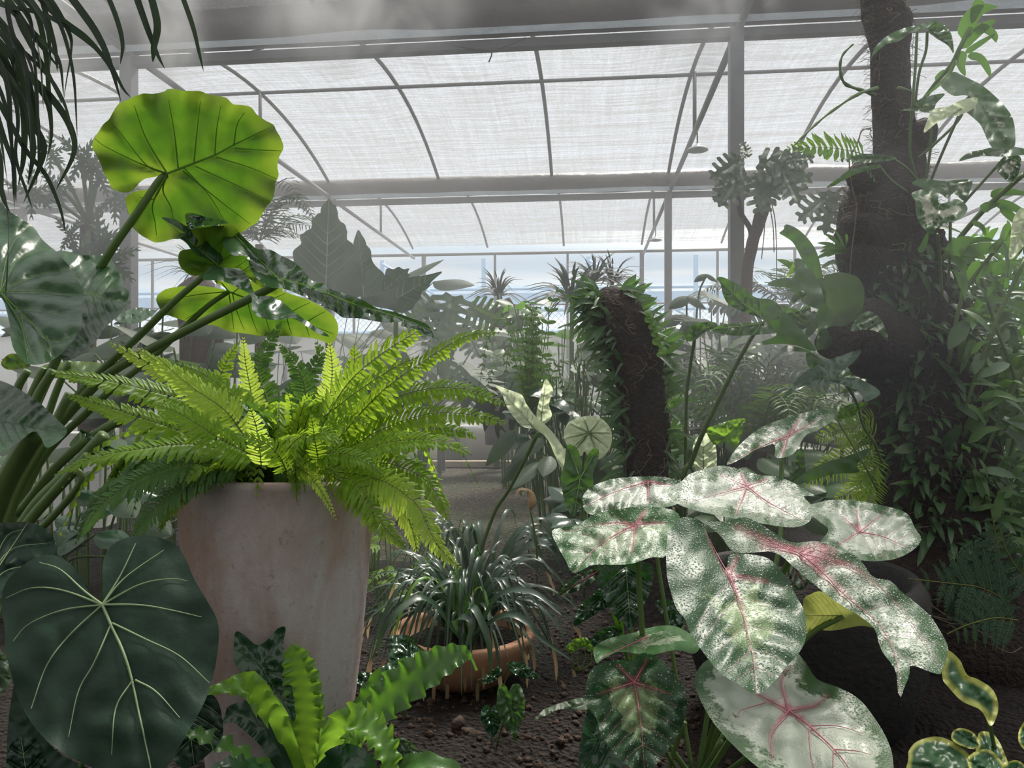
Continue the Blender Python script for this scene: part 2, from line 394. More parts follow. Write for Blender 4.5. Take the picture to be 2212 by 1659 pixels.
M['epi_dark'] = leafmat('greyish_epiphyte_leaf', (.05, .105, .045), (.075, .145, .06), (.10, .20, .045), .25, .4, .5, 0)  # darker, greyer green than the succulent leaf
M['epi_slim'] = leafmat('slim_epiphyte_leaf', (.035, .085, .03), (.055, .12, .038), (.08, .19, .03), .3, .42, .4, 0)
M['terra'], nt, out = newmat('weathered_terracotta')
n1 = tex(nt, 6, 5, .6, .5, (1, 1, .45)); n2 = tex(nt, 45, 4, .7); n3 = tex(nt, 3, 3, .5, 0, (3, 3, .4))
c = mixc(nt, ramp(nt, n1, [(.40, (0,)), (.62, (1,))]).outputs[0], (.44, .41, .41), (.30, .215, .185))
c = mixc(nt, ramp(nt, n3, [(.45, (0,)), (.75, (.8,))]).outputs[0], c, (.36, .235, .18))
c = mixc(nt, ramp(nt, n2, [(.60, (0,)), (.72, (.6,))]).outputs[0], c, (.16, .12, .11))
surf(nt, out, c, .8, .25, bump(nt, n2, .35, .006))
M['clay'] = plain('orange_clay', (.42, .21, .12), (.52, .29, .18), 12, .7, .3, .15, 60)
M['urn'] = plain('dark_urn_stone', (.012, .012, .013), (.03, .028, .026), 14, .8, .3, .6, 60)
M['brown'] = plain('brown_bark', (.05, .035, .028), (.12, .085, .065), 14, .85, .2, .7, 40, stretch=(1, 1, .4), bd=.03)
M['hazy'] = leafmat('grey_green_leaf', (.035, .06, .035), (.055, .085, .048), (.06, .11, .042), .3, .55, .3, .2)
M['white_pot'] = plain('white_plastic_pot', (.55, .56, .55), (.64, .65, .64), 4, .45, .4, 0)
def caladium(name, green, pale, red, cover=.5, netk=.35, trans=.32):
    """pale centre breaking into green towards the margin, with pink main veins, from distances stored on the leaf"""
    m, nt, out = newmat(name)
    def A(k): a = N(nt, 'ShaderNodeAttribute'); a.attribute_name = k; return a.outputs['Fac']
    n1 = tex(nt, 85, 4, .75); n2 = tex(nt, 22, 3, .6)
    e = math_(nt, 'MULTIPLY', A('ed'), 2.6)
    s = math_(nt, 'ADD', math_(nt, 'ADD', e, math_(nt, 'MULTIPLY', n1, .9)), math_(nt, 'MULTIPLY', n2, .9))
    k = ramp(nt, s, [(0, (0,)), (1, (1,))]); k.color_ramp.elements[0].position = 0
    k2 = ramp(nt, math_(nt, 'MULTIPLY', s, .5), [(cover - .04, (0,)), (cover + .04, (1,))]).outputs[0]
    netv = tex(nt, 26, kind='VORONOI')
    base = mixc(nt, k2, green, pale)
    fine = ramp(nt, A('vd'), [(.0, (.8,)), (.05, (0,))]).outputs[0]
    base = mixc(nt, math_(nt, 'MULTIPLY', ramp(nt, netv, [(.45, (0,)), (.75, (1,))]).outputs[0], netk), base, green)
    pk = math_(nt, 'MULTIPLY', ramp(nt, A('md'), [(.006, (1,)), (.036, (0,))]).outputs[0], ramp(nt, A('od'), [(.06, (1,)), (.48, (.0,))]).outputs[0])
    base = mixc(nt, math_(nt, 'MULTIPLY', pk, .85), base, red)
    dew = ramp(nt, tex(nt, 260, kind='VORONOI'), [(0, (1,)), (.45, (0,))]).outputs[0]
    h = math_(nt, 'ADD', math_(nt, 'MULTIPLY', dew, .8), math_(nt, 'MULTIPLY', n2, .6))
    surf(nt, out, base, .40, .5, bump(nt, h, .32, .003), trans, base)
    return m
M['cal_white'] = caladium('pink_veined_white_leaf', (.035, .10, .03), (.46, .51, .43), (.42, .06, .12), .60)
M['cal_mix'] = caladium('green_speckled_leaf', (.04, .13, .03), (.38, .46, .31), (.40, .06, .11), .68)
M['cal_dark'] = caladium('mostly_green_caladium_leaf', (.028, .085, .03), (.24, .34, .16), (.34, .07, .10), .80)
M['cal_pale'] = caladium('pale_cream_leaf', (.20, .30, .14), (.80, .88, .60), (.05, .11, .04), .36, .15, .66)
M['varieg'] = caladium('cream_variegated_leaf', (.06, .14, .04), (.50, .52, .40), (.4, .42, .3), .74, .3)
M['cal_vein'] = plain('pink_vein', (.34, .09, .13), (.42, .15, .18), 30, .45, .4, 0)
M['fine_vein'] = plain('green_vein', (.05, .11, .035), (.08, .15, .05), 30, .5, .4, 0)
M['dew'], nt, out = newmat('dew_drop'); surf(nt, out, (.75, .78, .78), .05, 1.0, None, 0, alpha=.55)
M['hosta'], nt, out = newmat('yellow_edged_leaf')
a_ = N(nt, 'ShaderNodeAttribute'); a_.attribute_name = 'ed'
e_ = math_(nt, 'ADD', a_.outputs['Fac'], math_(nt, 'MULTIPLY', tex(nt, 20, 2), .06))
c = mixc(nt, ramp(nt, e_, [(.07, (0,)), (.12, (1,))], 'LINEAR').outputs[0], (.48, .50, .12), (.04, .12, .045))
surf(nt, out, c, .35, .5, bump(nt, tex(nt, 40, 2), .2, .005), .3, c)

# ------------------------------------------------------------------ plant builders
def dseg(px, py, poly, closed=False):
    """distance of points to a polyline"""
    A_ = np.array(poly, float); B_ = np.roll(A_, -1, 0) if closed else A_[1:]
    if not closed: A_ = A_[:-1]
    d = B_ - A_; L = (d ** 2).sum(1) + 1e-9
    t = np.clip(((px[:, None] - A_[:, 0]) * d[:, 0] + (py[:, None] - A_[:, 1]) * d[:, 1]) / L, 0, 1)
    return np.sqrt((px[:, None] - A_[:, 0] - t * d[:, 0]) ** 2 + (py[:, None] - A_[:, 1] - t * d[:, 1]) ** 2).min(1)
def inside(px, py, poly):
    p = np.array(poly, float); q = np.roll(p, -1, 0); c = np.zeros(len(px), bool)
    for (x1, y1), (x2, y2) in zip(p, q):
        if y1 == y2: continue
        k = ((y1 > py) != (y2 > py)) & (px < (x2 - x1) * (py - y1) / (y2 - y1) + x1); c ^= k
    return c
def ray(o, d, poly):
    best = 1e9; m_ = len(poly)
    for i in range(m_):
        a, b_ = poly[i], poly[(i + 1) % m_]; e = (b_[0] - a[0], b_[1] - a[1]); den = d[0] * e[1] - d[1] * e[0]
        if abs(den) < 1e-9: continue
        w_ = (a[0] - o[0], a[1] - o[1]); t = (w_[0] * e[1] - w_[1] * e[0]) / den; s_ = (w_[0] * d[1] - w_[1] * d[0]) / den
        if 0 <= s_ <= 1 and 1 < t < best: best = t
    return best if best < 1e8 else 0
def resample(pts, sp):
    out = [np.array(pts[0], float)]; acc = 0
    for a, b_ in zip(pts[:-1], pts[1:]):
        a = np.array(a, float); b_ = np.array(b_, float); L = np.linalg.norm(b_ - a)
        if L < 1e-9: continue
        t = sp - acc
        while t < L: out.append(a + (b_ - a) * t / L); t += sp
        acc = L - (t - sp)
    return out
def leaf(par, out, Y, o, tip=None, mat='green', vmat=None, g=(0, -.05), mid=None, bas=(), nv=6, va=52, vr=1.6, cup=0, wave=0, wn=7,
         fold=0, quilt=.012, nz=.01, sp=None, scal=0, scn=22, name='leaf', veins=(), dew=0, jag=0, vname='vein', vk=1.0, sv=.6):
    """one blade: OUT is its outline, O where the stalk joins, Y the distance of O, G how the distance grows per 100 px"""
    s = MB(); u = Y / 1.5
    poly = [tuple(q) for q in cat_rom(out, 8, True)]
    xs = [q[0] for q in poly]; ys = [q[1] for q in poly]; S = max(max(xs) - min(xs), max(ys) - min(ys))
    sp = sp or max(3.2, S / 30)
    poly = [tuple(q) for q in resample(poly + [poly[0]], sp * .8)]
    if math.dist(poly[0], poly[-1]) < sp * .4: poly.pop()
    if scal:
        pp = []
        for i, q in enumerate(poly):
            k = 1 + scal * math.cos(i / len(poly) * scn * 6.283) * (.6 + .4 * math.sin(i * .7)); rr_ = math.dist(q, o) / S; k = 1 + (k - 1) * min(1, rr_ * 3)
            pp.append((o[0] + (q[0] - o[0]) * k, o[1] + (q[1] - o[1]) * k))
        poly = pp
    if jag:
        c0 = (sum(xs) / len(xs), sum(ys) / len(ys)); pp = []
        for i, q in enumerate(poly):
            k = 1 - jag * (i % 2); pp.append((c0[0] + (q[0] - c0[0]) * k, c0[1] + (q[1] - c0[1]) * k))
        poly = pp
    if tip is None:
        tip = max(poly, key=lambda q: math.dist(q, o))
    mid = cat_rom([o] + list(mid or []) + [tip], 8)
    mid = [tuple(q) for q in mid]
    lines = [(mid, vr)]
    for t_ in bas:
        ps = [o] + (list(t_) if isinstance(t_[0], (tuple, list)) else [t_]); lines.append(([tuple(q) for q in cat_rom(ps, 6)], vr * .8))
    side = []
    for ps in veins: side.append(([tuple(q) for q in cat_rom(ps, 6)], vr * .65))
    if nv:
        for i in range(nv):
            k = int((i + .35) / nv * .92 * (len(mid) - 2)); a = mid[k]; b_ = mid[min(k + 2, len(mid) - 1)]
            dx, dy = b_[0] - a[0], b_[1] - a[1]; L = math.hypot(dx, dy) or 1; dx /= L; dy /= L
            for sg in (-1, 1):
                an = R(va) * sg; d = (dx * math.cos(an) - dy * math.sin(an), dx * math.sin(an) + dy * math.cos(an))
                t_ = ray(a, d, poly)
                if t_ < sp * 1.5: continue
                t_ = min(t_ * .92, S)
                side.append(([(a[0] + d[0] * t_ * q + dx * t_ * .18 * (q * q - q), a[1] + d[1] * t_ * q + dy * t_ * .18 * (q * q - q)) for q in (0, .25, .5, .75, 1)], vr * sv))
    gx = []; y = min(ys) + sp * .4; r_ = 0
    while y < max(ys):
        x = min(xs) + (sp * .5 if r_ % 2 else 0)
        while x < max(xs): gx.append((x + rnd.uniform(-.12, .12) * sp, y + rnd.uniform(-.12, .12) * sp)); x += sp
        y += sp * .87; r_ += 1
    if gx:
        ga = np.array(gx); ok = inside(ga[:, 0], ga[:, 1], poly); ga = ga[ok]
        if len(ga): ga = ga[dseg(ga[:, 0], ga[:, 1], poly, True) > sp * .55]
        gx = [tuple(q) for q in ga]
    n = len(poly)
    vo, _, fo, *_r = geometry.delaunay_2d_cdt([Vector(q) for q in poly + gx], [(i, (i + 1) % n) for i in range(n)], [], 1, 1e-5)
    vx = np.array([q[0] for q in vo]); vy = np.array([q[1] for q in vo])
    Rm = max(math.dist(q, o) for q in poly)
    cen = np.array([[sum(vo[i][0] for i in f) / len(f), sum(vo[i][1] for i in f) / len(f)] for f in fo]); okf = inside(cen[:, 0], cen[:, 1], poly); fo = [f for f, k_ in zip(fo, okf) if k_]
    mdx, mdy = tip[0] - o[0], tip[1] - o[1]; mL = math.hypot(mdx, mdy) or 1
    sd = rnd.uniform(0, 50)
    def dist(x, y):
        vd = np.full(len(x), 1e9); md = np.full(len(x), 1e9)
        for i, (l, _) in enumerate(lines + side):
            q = dseg(x, y, l); vd = np.minimum(vd, q)
            if i < len(lines): md = np.minimum(md, q)
        return vd, md
    def D(x, y, off=0):
        ed = dseg(x, y, poly, True); vd, md = dist(x, y)
        th = np.arctan2(y - o[1], x - o[0]); r2 = np.hypot(x - o[0], y - o[1]) / Rm
        d = Y + g[0] * (x - o[0]) / 100 + g[1] * (y - o[1]) / 100
        pd = np.abs((x - o[0]) * mdy - (y - o[1]) * mdx) / mL
        d = d + fold * pd / 100 + cup * r2 ** 2 + wave * u * np.exp(-ed / (S * .10)) * np.sin(th * wn + sd) * np.minimum(1, r2 * 1.5)
        d = d - quilt * u * (1 - np.exp(-vd / (S * .035 * vk)))
        if nz: d = d + nz * u * np.array([noise.noise(Vector((a * 5 / S, b * 5 / S, sd))) + .6 * noise.noise(Vector((a * 13 / S, b * 13 / S, sd + 3))) for a, b in zip(x, y)])
        return d, ed, vd, md, r2
    d, ed, vd, md, r2 = D(vx, vy)
    vs = [P(a, b, c_) for a, b, c_ in zip(vx, vy, d)]
    s.add(vs, [tuple(f) for f in fo], ed=list(ed / Rm), vd=list(vd / 100), md=list(md / Rm), od=list(r2))
    ob = s.build(name, M[mat], par)
    if vmat:
        vb = MB()
        for l, r_ in lines + side:
            l = resample(l, sp * .8) + [l[-1]]
            if len(l) < 2: continue
            a = np.array(l); dd = D(a[:, 0], a[:, 1])[0]; m_ = len(l)
            vb.tube([P(x, y, q - (.002 + .45 * quilt) * u) for (x, y), q in zip(l, dd)], [max(.25, r_ * (1 - .75 * i / m_)) * Y / F for i in range(m_)], 4, False)
        vo_ = vb.build(vname, M[vmat], ob); vo_.location = (0, 0, 0)
    if dew:
        db = MB(); idx = [i for i in range(len(vs)) if ed[i] > sp * .5]; tris = [f for f in fo if len(f) == 3]
        for _ in range(dew):
            f = rnd.choice(tris); a, b_, c_ = (vs[i] for i in f); p_, q_ = rnd.random(), rnd.random()
            if p_ + q_ > 1: p_, q_ = 1 - p_, 1 - q_
            c0 = a + (b_ - a) * p_ + (c_ - a) * q_; r_ = rnd.choice((.0006, .0008, .0009, .0012, .0018)) * u
            nn = (b_ - a).cross(c_ - a).normalized()
            if nn.y > 0: nn = -nn
            t1 = nn.orthogonal().normalized(); t2 = nn.cross(t1)
            v_ = [c0 + nn * r_ * .8] + [c0 + (t1 * math.cos(k * math.pi / 2.5) + t2 * math.sin(k * math.pi / 2.5)) * r_ + nn * r_ * h for h in (.45, 0) for k in range(5)]
            db.add(v_, [(0, 1 + k, 1 + (k + 1) % 5) for k in range(5)] + [(1 + k, 6 + k, 6 + (k + 1) % 5, 1 + (k + 1) % 5) for k in range(5)])
        dob = db.build('dew', M['dew'], ob); dob.location = (0, 0, 0); dob['kind'] = 'stuff'
    return ob
def stalk(par, pts, r, mat='petiole', name='petiole', r2=None, n=8):
    c_ = curve3([P(*p) for p in pts], 6); m_ = len(c_); r2 = r if r2 is None else r2
    b_ = MB(); b_.tube(c_, [r + (r2 - r) * i / (m_ - 1) for i in range(m_)], n); return b_.build(name, M[mat], par)
def strap_mesh(b, path, wd, nrm=None, prof=None, fold=.25, frill=0, fn=9, n=3, steps=18, twist=0, nseg=None):
    """ribbon along PATH (world points) with width WD, folded along its middle; FRILL waves its margins"""
    c_ = curve3(path, max(2, nseg or steps // max(1, len(path) - 1))); m_ = len(c_); vs = []
    cols = 2 * n + 1 if frill else 3
    ph = rnd.uniform(0, 6)
    for i, p in enumerate(c_):
        t = c_[min(i + 1, m_ - 1)] - c_[max(i - 1, 0)]; t.normalize(); q = i / (m_ - 1)
        nn = Vector(nrm) if nrm is not None else Vector((0, -.55, .8))
        sd = t.cross(nn); sd = sd.normalized() if sd.length > 1e-3 else t.orthogonal().normalized()
        if twist: sd = Matrix.Rotation(twist * q, 3, t) @ sd
        up = sd.cross(t).normalized()
        w_ = wd * (prof(q) if prof else min(1, (q / .12 + .15)) * (1 - q ** 3.5) ** .8 + .01)
        for k in range(cols):
            a = -1 + 2 * k / (cols - 1)
            f_ = frill * w_ * math.sin(q * fn * 6.283 + ph + (1.6 if a > 0 else 0)) * abs(a) ** 2.5 if frill else 0
            vs.append(p + sd * (a * w_ * .5) + up * (abs(a) * fold * w_ * .5 + f_))
    b.add(vs, [(i * cols + k, i * cols + k + 1, (i + 1) * cols + k + 1, (i + 1) * cols + k) for i in range(m_ - 1) for k in range(cols - 1)])
def strap(par, path, wd, mat='strap', name='leaf', **kw):
    b = MB(); strap_mesh(b, path, wd, **kw); return b.build(name, M[mat], par)
def frond(par, path, L_, pairs=34, mat='fern', nrm=None, pw=.30, droop=.25, taper=1.6, ang=12, start=.06, name='frond', rr=.0014, crowd=1.0, rmat='rachis'):
    """fern frond: leaflets in pairs along PATH, the longest L long"""
    L = L_ * 1.25
    c_ = [Vector(q) for q in resample([tuple(q) for q in cat_rom([tuple(p) for p in path], 10)], .004)]; m_ = len(c_); b = MB()
    nn = Vector(nrm) if nrm is not None else Vector((0, -.6, .8))
    for i in range(pairs):
        q = start + (1 - start) * (i + .5) / pairs; k = min(m_ - 2, max(1, int(q * (m_ - 1)))); p = c_[k]; t = (c_[k + 1] - c_[k - 1]).normalized()
        sd0 = t.cross(nn); sd0 = sd0.normalized() if sd0.length > 1e-3 else t.orthogonal().normalized(); up = sd0.cross(t).normalized()
        l0 = L * min(1, .45 + q * 2.2) * (1 - q ** taper) ** .8 + L * .06
        wd = max(L * pw * .55, (1 - start) / pairs * m_ * .004 * crowd * 1.05)
        wd = min(wd, l0 * .8)
        for sg in (-1, 1):
            an = R(ang + 22 * q + rnd.uniform(-7, 7)); d = (sd0 * sg * math.cos(an) + t * math.sin(an)); l = l0 * rnd.uniform(.88, 1.08)
            lift = rnd.uniform(.08, .3); dr = droop * rnd.uniform(.6, 1.3); vs = []
            for j, (f_, wj) in enumerate(((0, .45), (.22, 1), (.6, .95), (.88, .66), (1, .10))):
                c0 = p + d * (l * f_) + up * (l * (lift * f_ - dr * f_ * f_)) - Vector((0, 0, l * dr * .6 * f_ * f_)) + t * (l * .10 * f_ * f_)
                wv = t * (wd * .5 * wj)
                vs += [c0 - wv - up * wd * .12 * (j % 2), c0 + wv + up * wd * .12 * (j % 2)]
            b.add(vs, [(2 * j, 2 * j + 1, 2 * j + 3, 2 * j + 2) for j in range(4)])
    o_ = b.build(name, M[mat], par, smooth=False)
    r_ = MB(); cs = c_[::4] + [c_[-1]]; r_.tube(cs, [rr * (1 - .7 * i / len(cs)) for i in range(len(cs))], 4, False)
    ro = r_.build('rachis', M[rmat], o_); ro.location = (0, 0, 0)
    return o_
def ovate(L, W, curl=.3, n=6):
    """one small ovate leaf along +X with its base at the origin"""
    b = MB(); vs = []
    for i in range(n + 1):
        q = i / n; w_ = W * math.sin(math.pi * min(1, .06 + q * .94) ** 1.15) ** .7 + .0004; x = L * q * (1 - curl * .2 * q); z = -L * curl * q * q
        vs += [(x, -w_ / 2, z + w_ * .12), (x, 0, z), (x, w_ / 2, z + w_ * .12)]
    b.add(vs, [(i * 3 + k, i * 3 + k + 1, (i + 1) * 3 + k + 1, (i + 1) * 3 + k) for i in range(n) for k in range(2)])
    return b
OV = {}
def small_leaf(par, pos, dirv, up, L, kind='epi', name='leaf'):
    """a copy of one of a few small leaves, set at POS growing along DIRV"""
    key = (kind, rnd.randrange(4))
    if key not in OV:
        me = ovate(1, ((.15, .19, .14, .21) if kind != 'epi_dark' else (.26, .32, .22, .34))[key[1]], (.15, .35, .55, .25)[key[1]]).build('leaf', M[kind]); OV[key] = me.data; bpy.data.objects.remove(me)
    o_ = bpy.data.objects.new(name, OV[key]); COL.objects.link(o_); o_.parent = par
    x = Vector(dirv).normalized(); z = Vector(up) - x * x.dot(Vector(up)); z = z.normalized() if z.length > 1e-4 else x.orthogonal().normalized()
    y = z.cross(x); m_ = Matrix((x, y, z)).transposed().to_4x4()
    o_.matrix_local = Matrix.Translation(Vector(pos) - root_loc(par)) @ m_ @ Matrix.Diagonal((L, L, L, 1))
    return o_
def blob(b, path, rads, n=28, rough=.12, fr=9, seed=0, steps=10, floor=None):
    """irregular trunk: rings along PATH with radii RADS and a knobbly surface"""
    c_ = curve3(path, steps); rr = [q[0] for q in cat_rom([(r,) for r in rads], steps)]; m_ = len(c_); vs = []; u = Vector((1, 0, 0))
    for i, p in enumerate(c_):
        t = (c_[min(i + 1, m_ - 1)] - c_[max(i - 1, 0)]).normalized(); u = (u - t * u.dot(t)).normalized(); v = t.cross(u)
        for k in range(n):
            a = 6.28318 * k / n; d = u * math.cos(a) + v * math.sin(a); q = p + d * rr[i]
            f_ = 1 + rough * noise.noise(q * fr + Vector((seed, 0, 0))) * 1.6 + rough * .5 * noise.noise(q * fr * 4)
            vs.append(p + d * (rr[i] * f_))
    fs = [(i * n + k, i * n + (k + 1) % n, (i + 1) * n + (k + 1) % n, (i + 1) * n + k) for i in range(m_ - 1) for k in range(n)] + [tuple(range(n))[::-1], tuple((m_ - 1) * n + k for k in range(n))]
    b.add(vs, fs); return c_, rr
def roots(par, c_, rr, cnt, L, seed, name='root', r=.0012):
    """fine roots wandering over a trunk"""
    q = random.Random(seed)
    for _ in range(cnt):
        i = q.randrange(2, len(c_) - 3); a = q.uniform(-math.pi, 0) ; p = c_[i].copy(); pts = []; st = q.choice((-1, 1)); 
        for k in range(9):
            j = min(len(c_) - 1, max(0, int(i + st * k * L * .5))); R_ = rr[j] * (1.07 + .05 * q.random()); a += q.uniform(-.28, .28)
            pts.append(c_[j] + Vector((math.cos(a) * R_, math.sin(a) * R_, q.uniform(-.012, .012))))
        b = MB(); b.tube(curve3(pts, 3), r * q.uniform(.6, 1.4), 4, False); b.build(name, M['root'], par)
# ------------------------------------------------------------------ elephant ear, left
E = empty('elephant_ear', P(-60, 1455, 2.3), 'tall elephant ear whose huge glowing round leaf and crumpled glossy leaves rise at left', 'plant')
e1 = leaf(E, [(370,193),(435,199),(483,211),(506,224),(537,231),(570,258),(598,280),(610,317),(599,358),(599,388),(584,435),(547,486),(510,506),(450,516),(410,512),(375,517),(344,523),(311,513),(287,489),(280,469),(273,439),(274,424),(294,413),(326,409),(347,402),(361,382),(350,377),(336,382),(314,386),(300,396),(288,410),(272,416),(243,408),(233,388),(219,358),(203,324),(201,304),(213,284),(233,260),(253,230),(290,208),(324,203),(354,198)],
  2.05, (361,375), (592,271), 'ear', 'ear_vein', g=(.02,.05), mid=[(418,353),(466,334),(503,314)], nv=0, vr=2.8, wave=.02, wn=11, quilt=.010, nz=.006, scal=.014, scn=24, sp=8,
  bas=[[(316,300),(290,228)],[(318,358),(270,300),(240,262)],[(300,352),(230,318),(205,300)],[(330,440),(335,480),(338,508)],[(352,412),(368,445),(375,480)]],
  veins=[[(385,364),(377,290),(364,215)],[(419,352),(425,290),(433,219)],[(464,334),(468,280),(477,229)],[(505,315),(512,270),(528,243)],[(395,360),(450,420),(484,475)],[(395,369),(470,430),(540,484)],[(422,359),(500,395),(587,436)],[(466,339),(540,362),(601,388)],[(507,320),(560,324),(607,326)],[(354,391),(334,428),(316,430),(300,425)]])
stalk(e1, [(361,375,2.05),(341,393,2.05),(304,449,2.06),(236,547,2.1),(185,640,2.15),(120,780,2.2),(40,960,2.25),(-60,1200,2.3),(-80,1455,2.32)], .009, r2=.017).location = (0,0,0)
E2 = [(497,484),(527,513),(554,537),(583,539),(607,552),(637,567),(661,591),(673,606),(697,612),(712,624),(777,645),(813,665),(852,674),(885,686),(926,704),(938,740),(900,712),(879,708),(864,695),(831,697),(777,688),(741,686),(724,674),(688,657),(652,639),(613,624),(583,621),(560,606),(542,582),(536,561),(528,553),(503,551),(484,531),(483,510),(488,492)]
l = leaf(E, E2, 1.76, (600,600), (930,712), 'ear_wet', 'ear_vein', g=(-.05,-.15), mid=[(680,622),(760,655),(850,682)], nv=9, va=60, vr=1.5, quilt=.035, nz=.03, wave=.03, wn=13, sp=7, bas=[(500,500),(540,575)])
stalk(l, [(600,602,1.80),(587,621,1.84),(439,695,2.0),(304,766,2.08),(219,820,2.13),(128,915,2.2),(34,1023,2.25),(-60,1300,2.3),(-70,1455,2.3)], .009, r2=.019).location=(0,0,0)
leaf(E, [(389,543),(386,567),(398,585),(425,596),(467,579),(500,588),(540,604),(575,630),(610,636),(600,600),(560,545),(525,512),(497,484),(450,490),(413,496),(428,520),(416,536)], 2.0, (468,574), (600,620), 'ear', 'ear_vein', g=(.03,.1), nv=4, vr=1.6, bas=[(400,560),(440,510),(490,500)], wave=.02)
l = leaf(E, [(349,470),(378,474),(398,486),(430,500),(455,530),(482,556),(470,573),(450,562),(420,547),(402,524),(387,514),(388,504),(398,503),(375,487)], 1.92, (470,572), (350,471), 'ear_dark', 'ear_vein', g=(.06,-.1), nv=3, vr=1.2)
l['label'] = 'dark folded back lobe'
leaf(E, [(400,464),(416,460),(449,470),(476,474),(492,481),(479,488),(449,487),(426,492),(413,496),(404,487)], 1.93, (490,482), (403,470), 'ear_wet', None, g=(.03,-.4), nv=3, quilt=.02, nz=.03)
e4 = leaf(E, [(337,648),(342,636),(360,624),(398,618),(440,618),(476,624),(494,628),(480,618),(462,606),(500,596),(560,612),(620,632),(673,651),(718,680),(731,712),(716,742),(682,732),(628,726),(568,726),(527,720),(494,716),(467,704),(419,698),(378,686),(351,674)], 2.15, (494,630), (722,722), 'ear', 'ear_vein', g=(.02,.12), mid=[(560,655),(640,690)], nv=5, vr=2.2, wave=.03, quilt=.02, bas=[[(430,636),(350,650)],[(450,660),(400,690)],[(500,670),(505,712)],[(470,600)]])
stalk(e4, [(494,630,2.15),(450,660,2.17),(400,705,2.2),(330,770,2.22),(200,880,2.26),(60,1050,2.3),(-40,1455,2.33)], .007, r2=.014).location=(0,0,0)
l = leaf(E, [(437,603),(461,577),(491,579),(521,582),(539,606),(548,630),(556,640),(586,640),(616,657),(637,675),(676,702),(712,726),(690,722),(655,700),(634,687),(613,690),(583,691),(554,681),(543,663),(543,640),(521,625),(479,607)], 1.88, (470,580), (700,722), 'ear_wet', None, g=(-.02,-.30), mid=[(530,615),(570,660),(620,675)], nv=6, quilt=.035, nz=.04)
l['label'] = 'crumpled wet lobe hanging under the glossy leaf'
stalk(E, [(466,575,1.97),(380,648,2.02),(294,732,2.08),(203,817,2.14),(135,901,2.2),(20,1080,2.27),(-70,1455,2.3)], .008, r2=.016)
leaf(E, [(-60,600),(-95,520),(-50,440),(0,436),(15,453),(51,476),(73,491),(91,517),(119,542),(152,577),(162,590),(175,620),(182,636),(177,656),(176,704),(162,729),(137,760),(109,780),(81,788),(58,785),(43,772),(30,755),(23,729),(20,696),(5,646),(-20,640)], 1.75, (0,630), (165,720), 'ear_dark', 'ear_vein', g=(.05,-.16), mid=[(60,690),(110,735)], nv=0, vr=1.5, quilt=.022, nz=.014, wave=.02, vk=1.1, sp=9,
  bas=[[(60,600),(150,578)],[(90,630),(180,640)],[(40,560),(110,535)],[(20,540),(60,485)],[(45,700),(60,780)],[(-40,560),(-60,480)]], veins=[[(30,662),(90,670),(175,690)],[(45,680),(60,740),(75,785)],[(100,725),(110,750),(112,775)]])
leaf(E, [(120,545),(177,551),(228,554),(250,575),(266,618),(278,628),(276,648),(262,675),(228,707),(208,736),(182,758),(157,776),(130,772),(110,700),(108,620)], 1.98, (130,620), (272,650), 'ear_dark', 'ear_vein', g=(.06,-.2), nv=7, va=60, quilt=.02, nz=.012, vr=1, sp=8)
leaf(E, [(248,692),(262,676),(300,664),(334,670),(345,664),(325,684),(292,699)], 2.25, (260,690), None, 'ear_dark', None, g=(0,-.5), nv=4, nz=.02)
l4 = leaf(E, [(-50,812),(0,822),(40,840),(85,870),(128,910),(145,932),(125,955),(100,967),(88,945),(72,932),(40,955),(0,977),(-50,985)], 1.6, (-40,900), (143,935), 'ear_dark', 'fine_vein', g=(.03,-.25), nv=6, quilt=.016, nz=.01, vr=1)
leaf(E, [(90,792),(150,781),(215,784),(245,800),(260,815),(200,822),(140,818)], 2.3, (95,800), None, 'ear', None, g=(0,-.3), nv=5)
leaf(E, [(2,784),(20,765),(45,768),(66,790),(40,797),(15,798)], 2.0, (5,790), None, 'ear', None, nv=2, quilt=.002, nz=.002)
l = leaf(E, [(168,925),(200,940),(240,965),(255,975),(235,982),(215,960),(225,990),(205,975),(190,950)], 2.1, (175,930), None, 'ear_dark', None, nv=2, nz=.02)
for pts, r in [([(78,935,1.62),(45,985,1.66),(5,1060,1.7),(-40,1180,1.75)], .026), ([(150,850,2.1),(95,960,2.1),(40,1060,2.12),(-10,1200,2.15)], .014), ([(60,800,2.2),(38,840,2.2),(30,900,2.2)], .013), ([(95,795,2.2),(70,850,2.2),(50,900,2.2)], .013), ([(115,800,2.15),(80,860,2.15),(60,930,2.15)], .015),
               ([(225,940,2.0),(150,1020,2.03),(80,1090,2.06),(20,1180,2.1)], .020), ([(190,985,1.95),(120,1060,1.98),(60,1130,2.0),(20,1200,2.0)], .016), ([(160,1010,1.9),(175,1040,1.9),(110,1120,1.92),(40,1180,1.95)], .010), ([(300,890,2.1),(220,930,2.12),(130,1000,2.15),(40,1110,2.2)], .015), ([(150,780,2.3),(120,850,2.3),(90,940,2.3)], .012)]:
    stalk(E, pts, r * .85, r2=r)
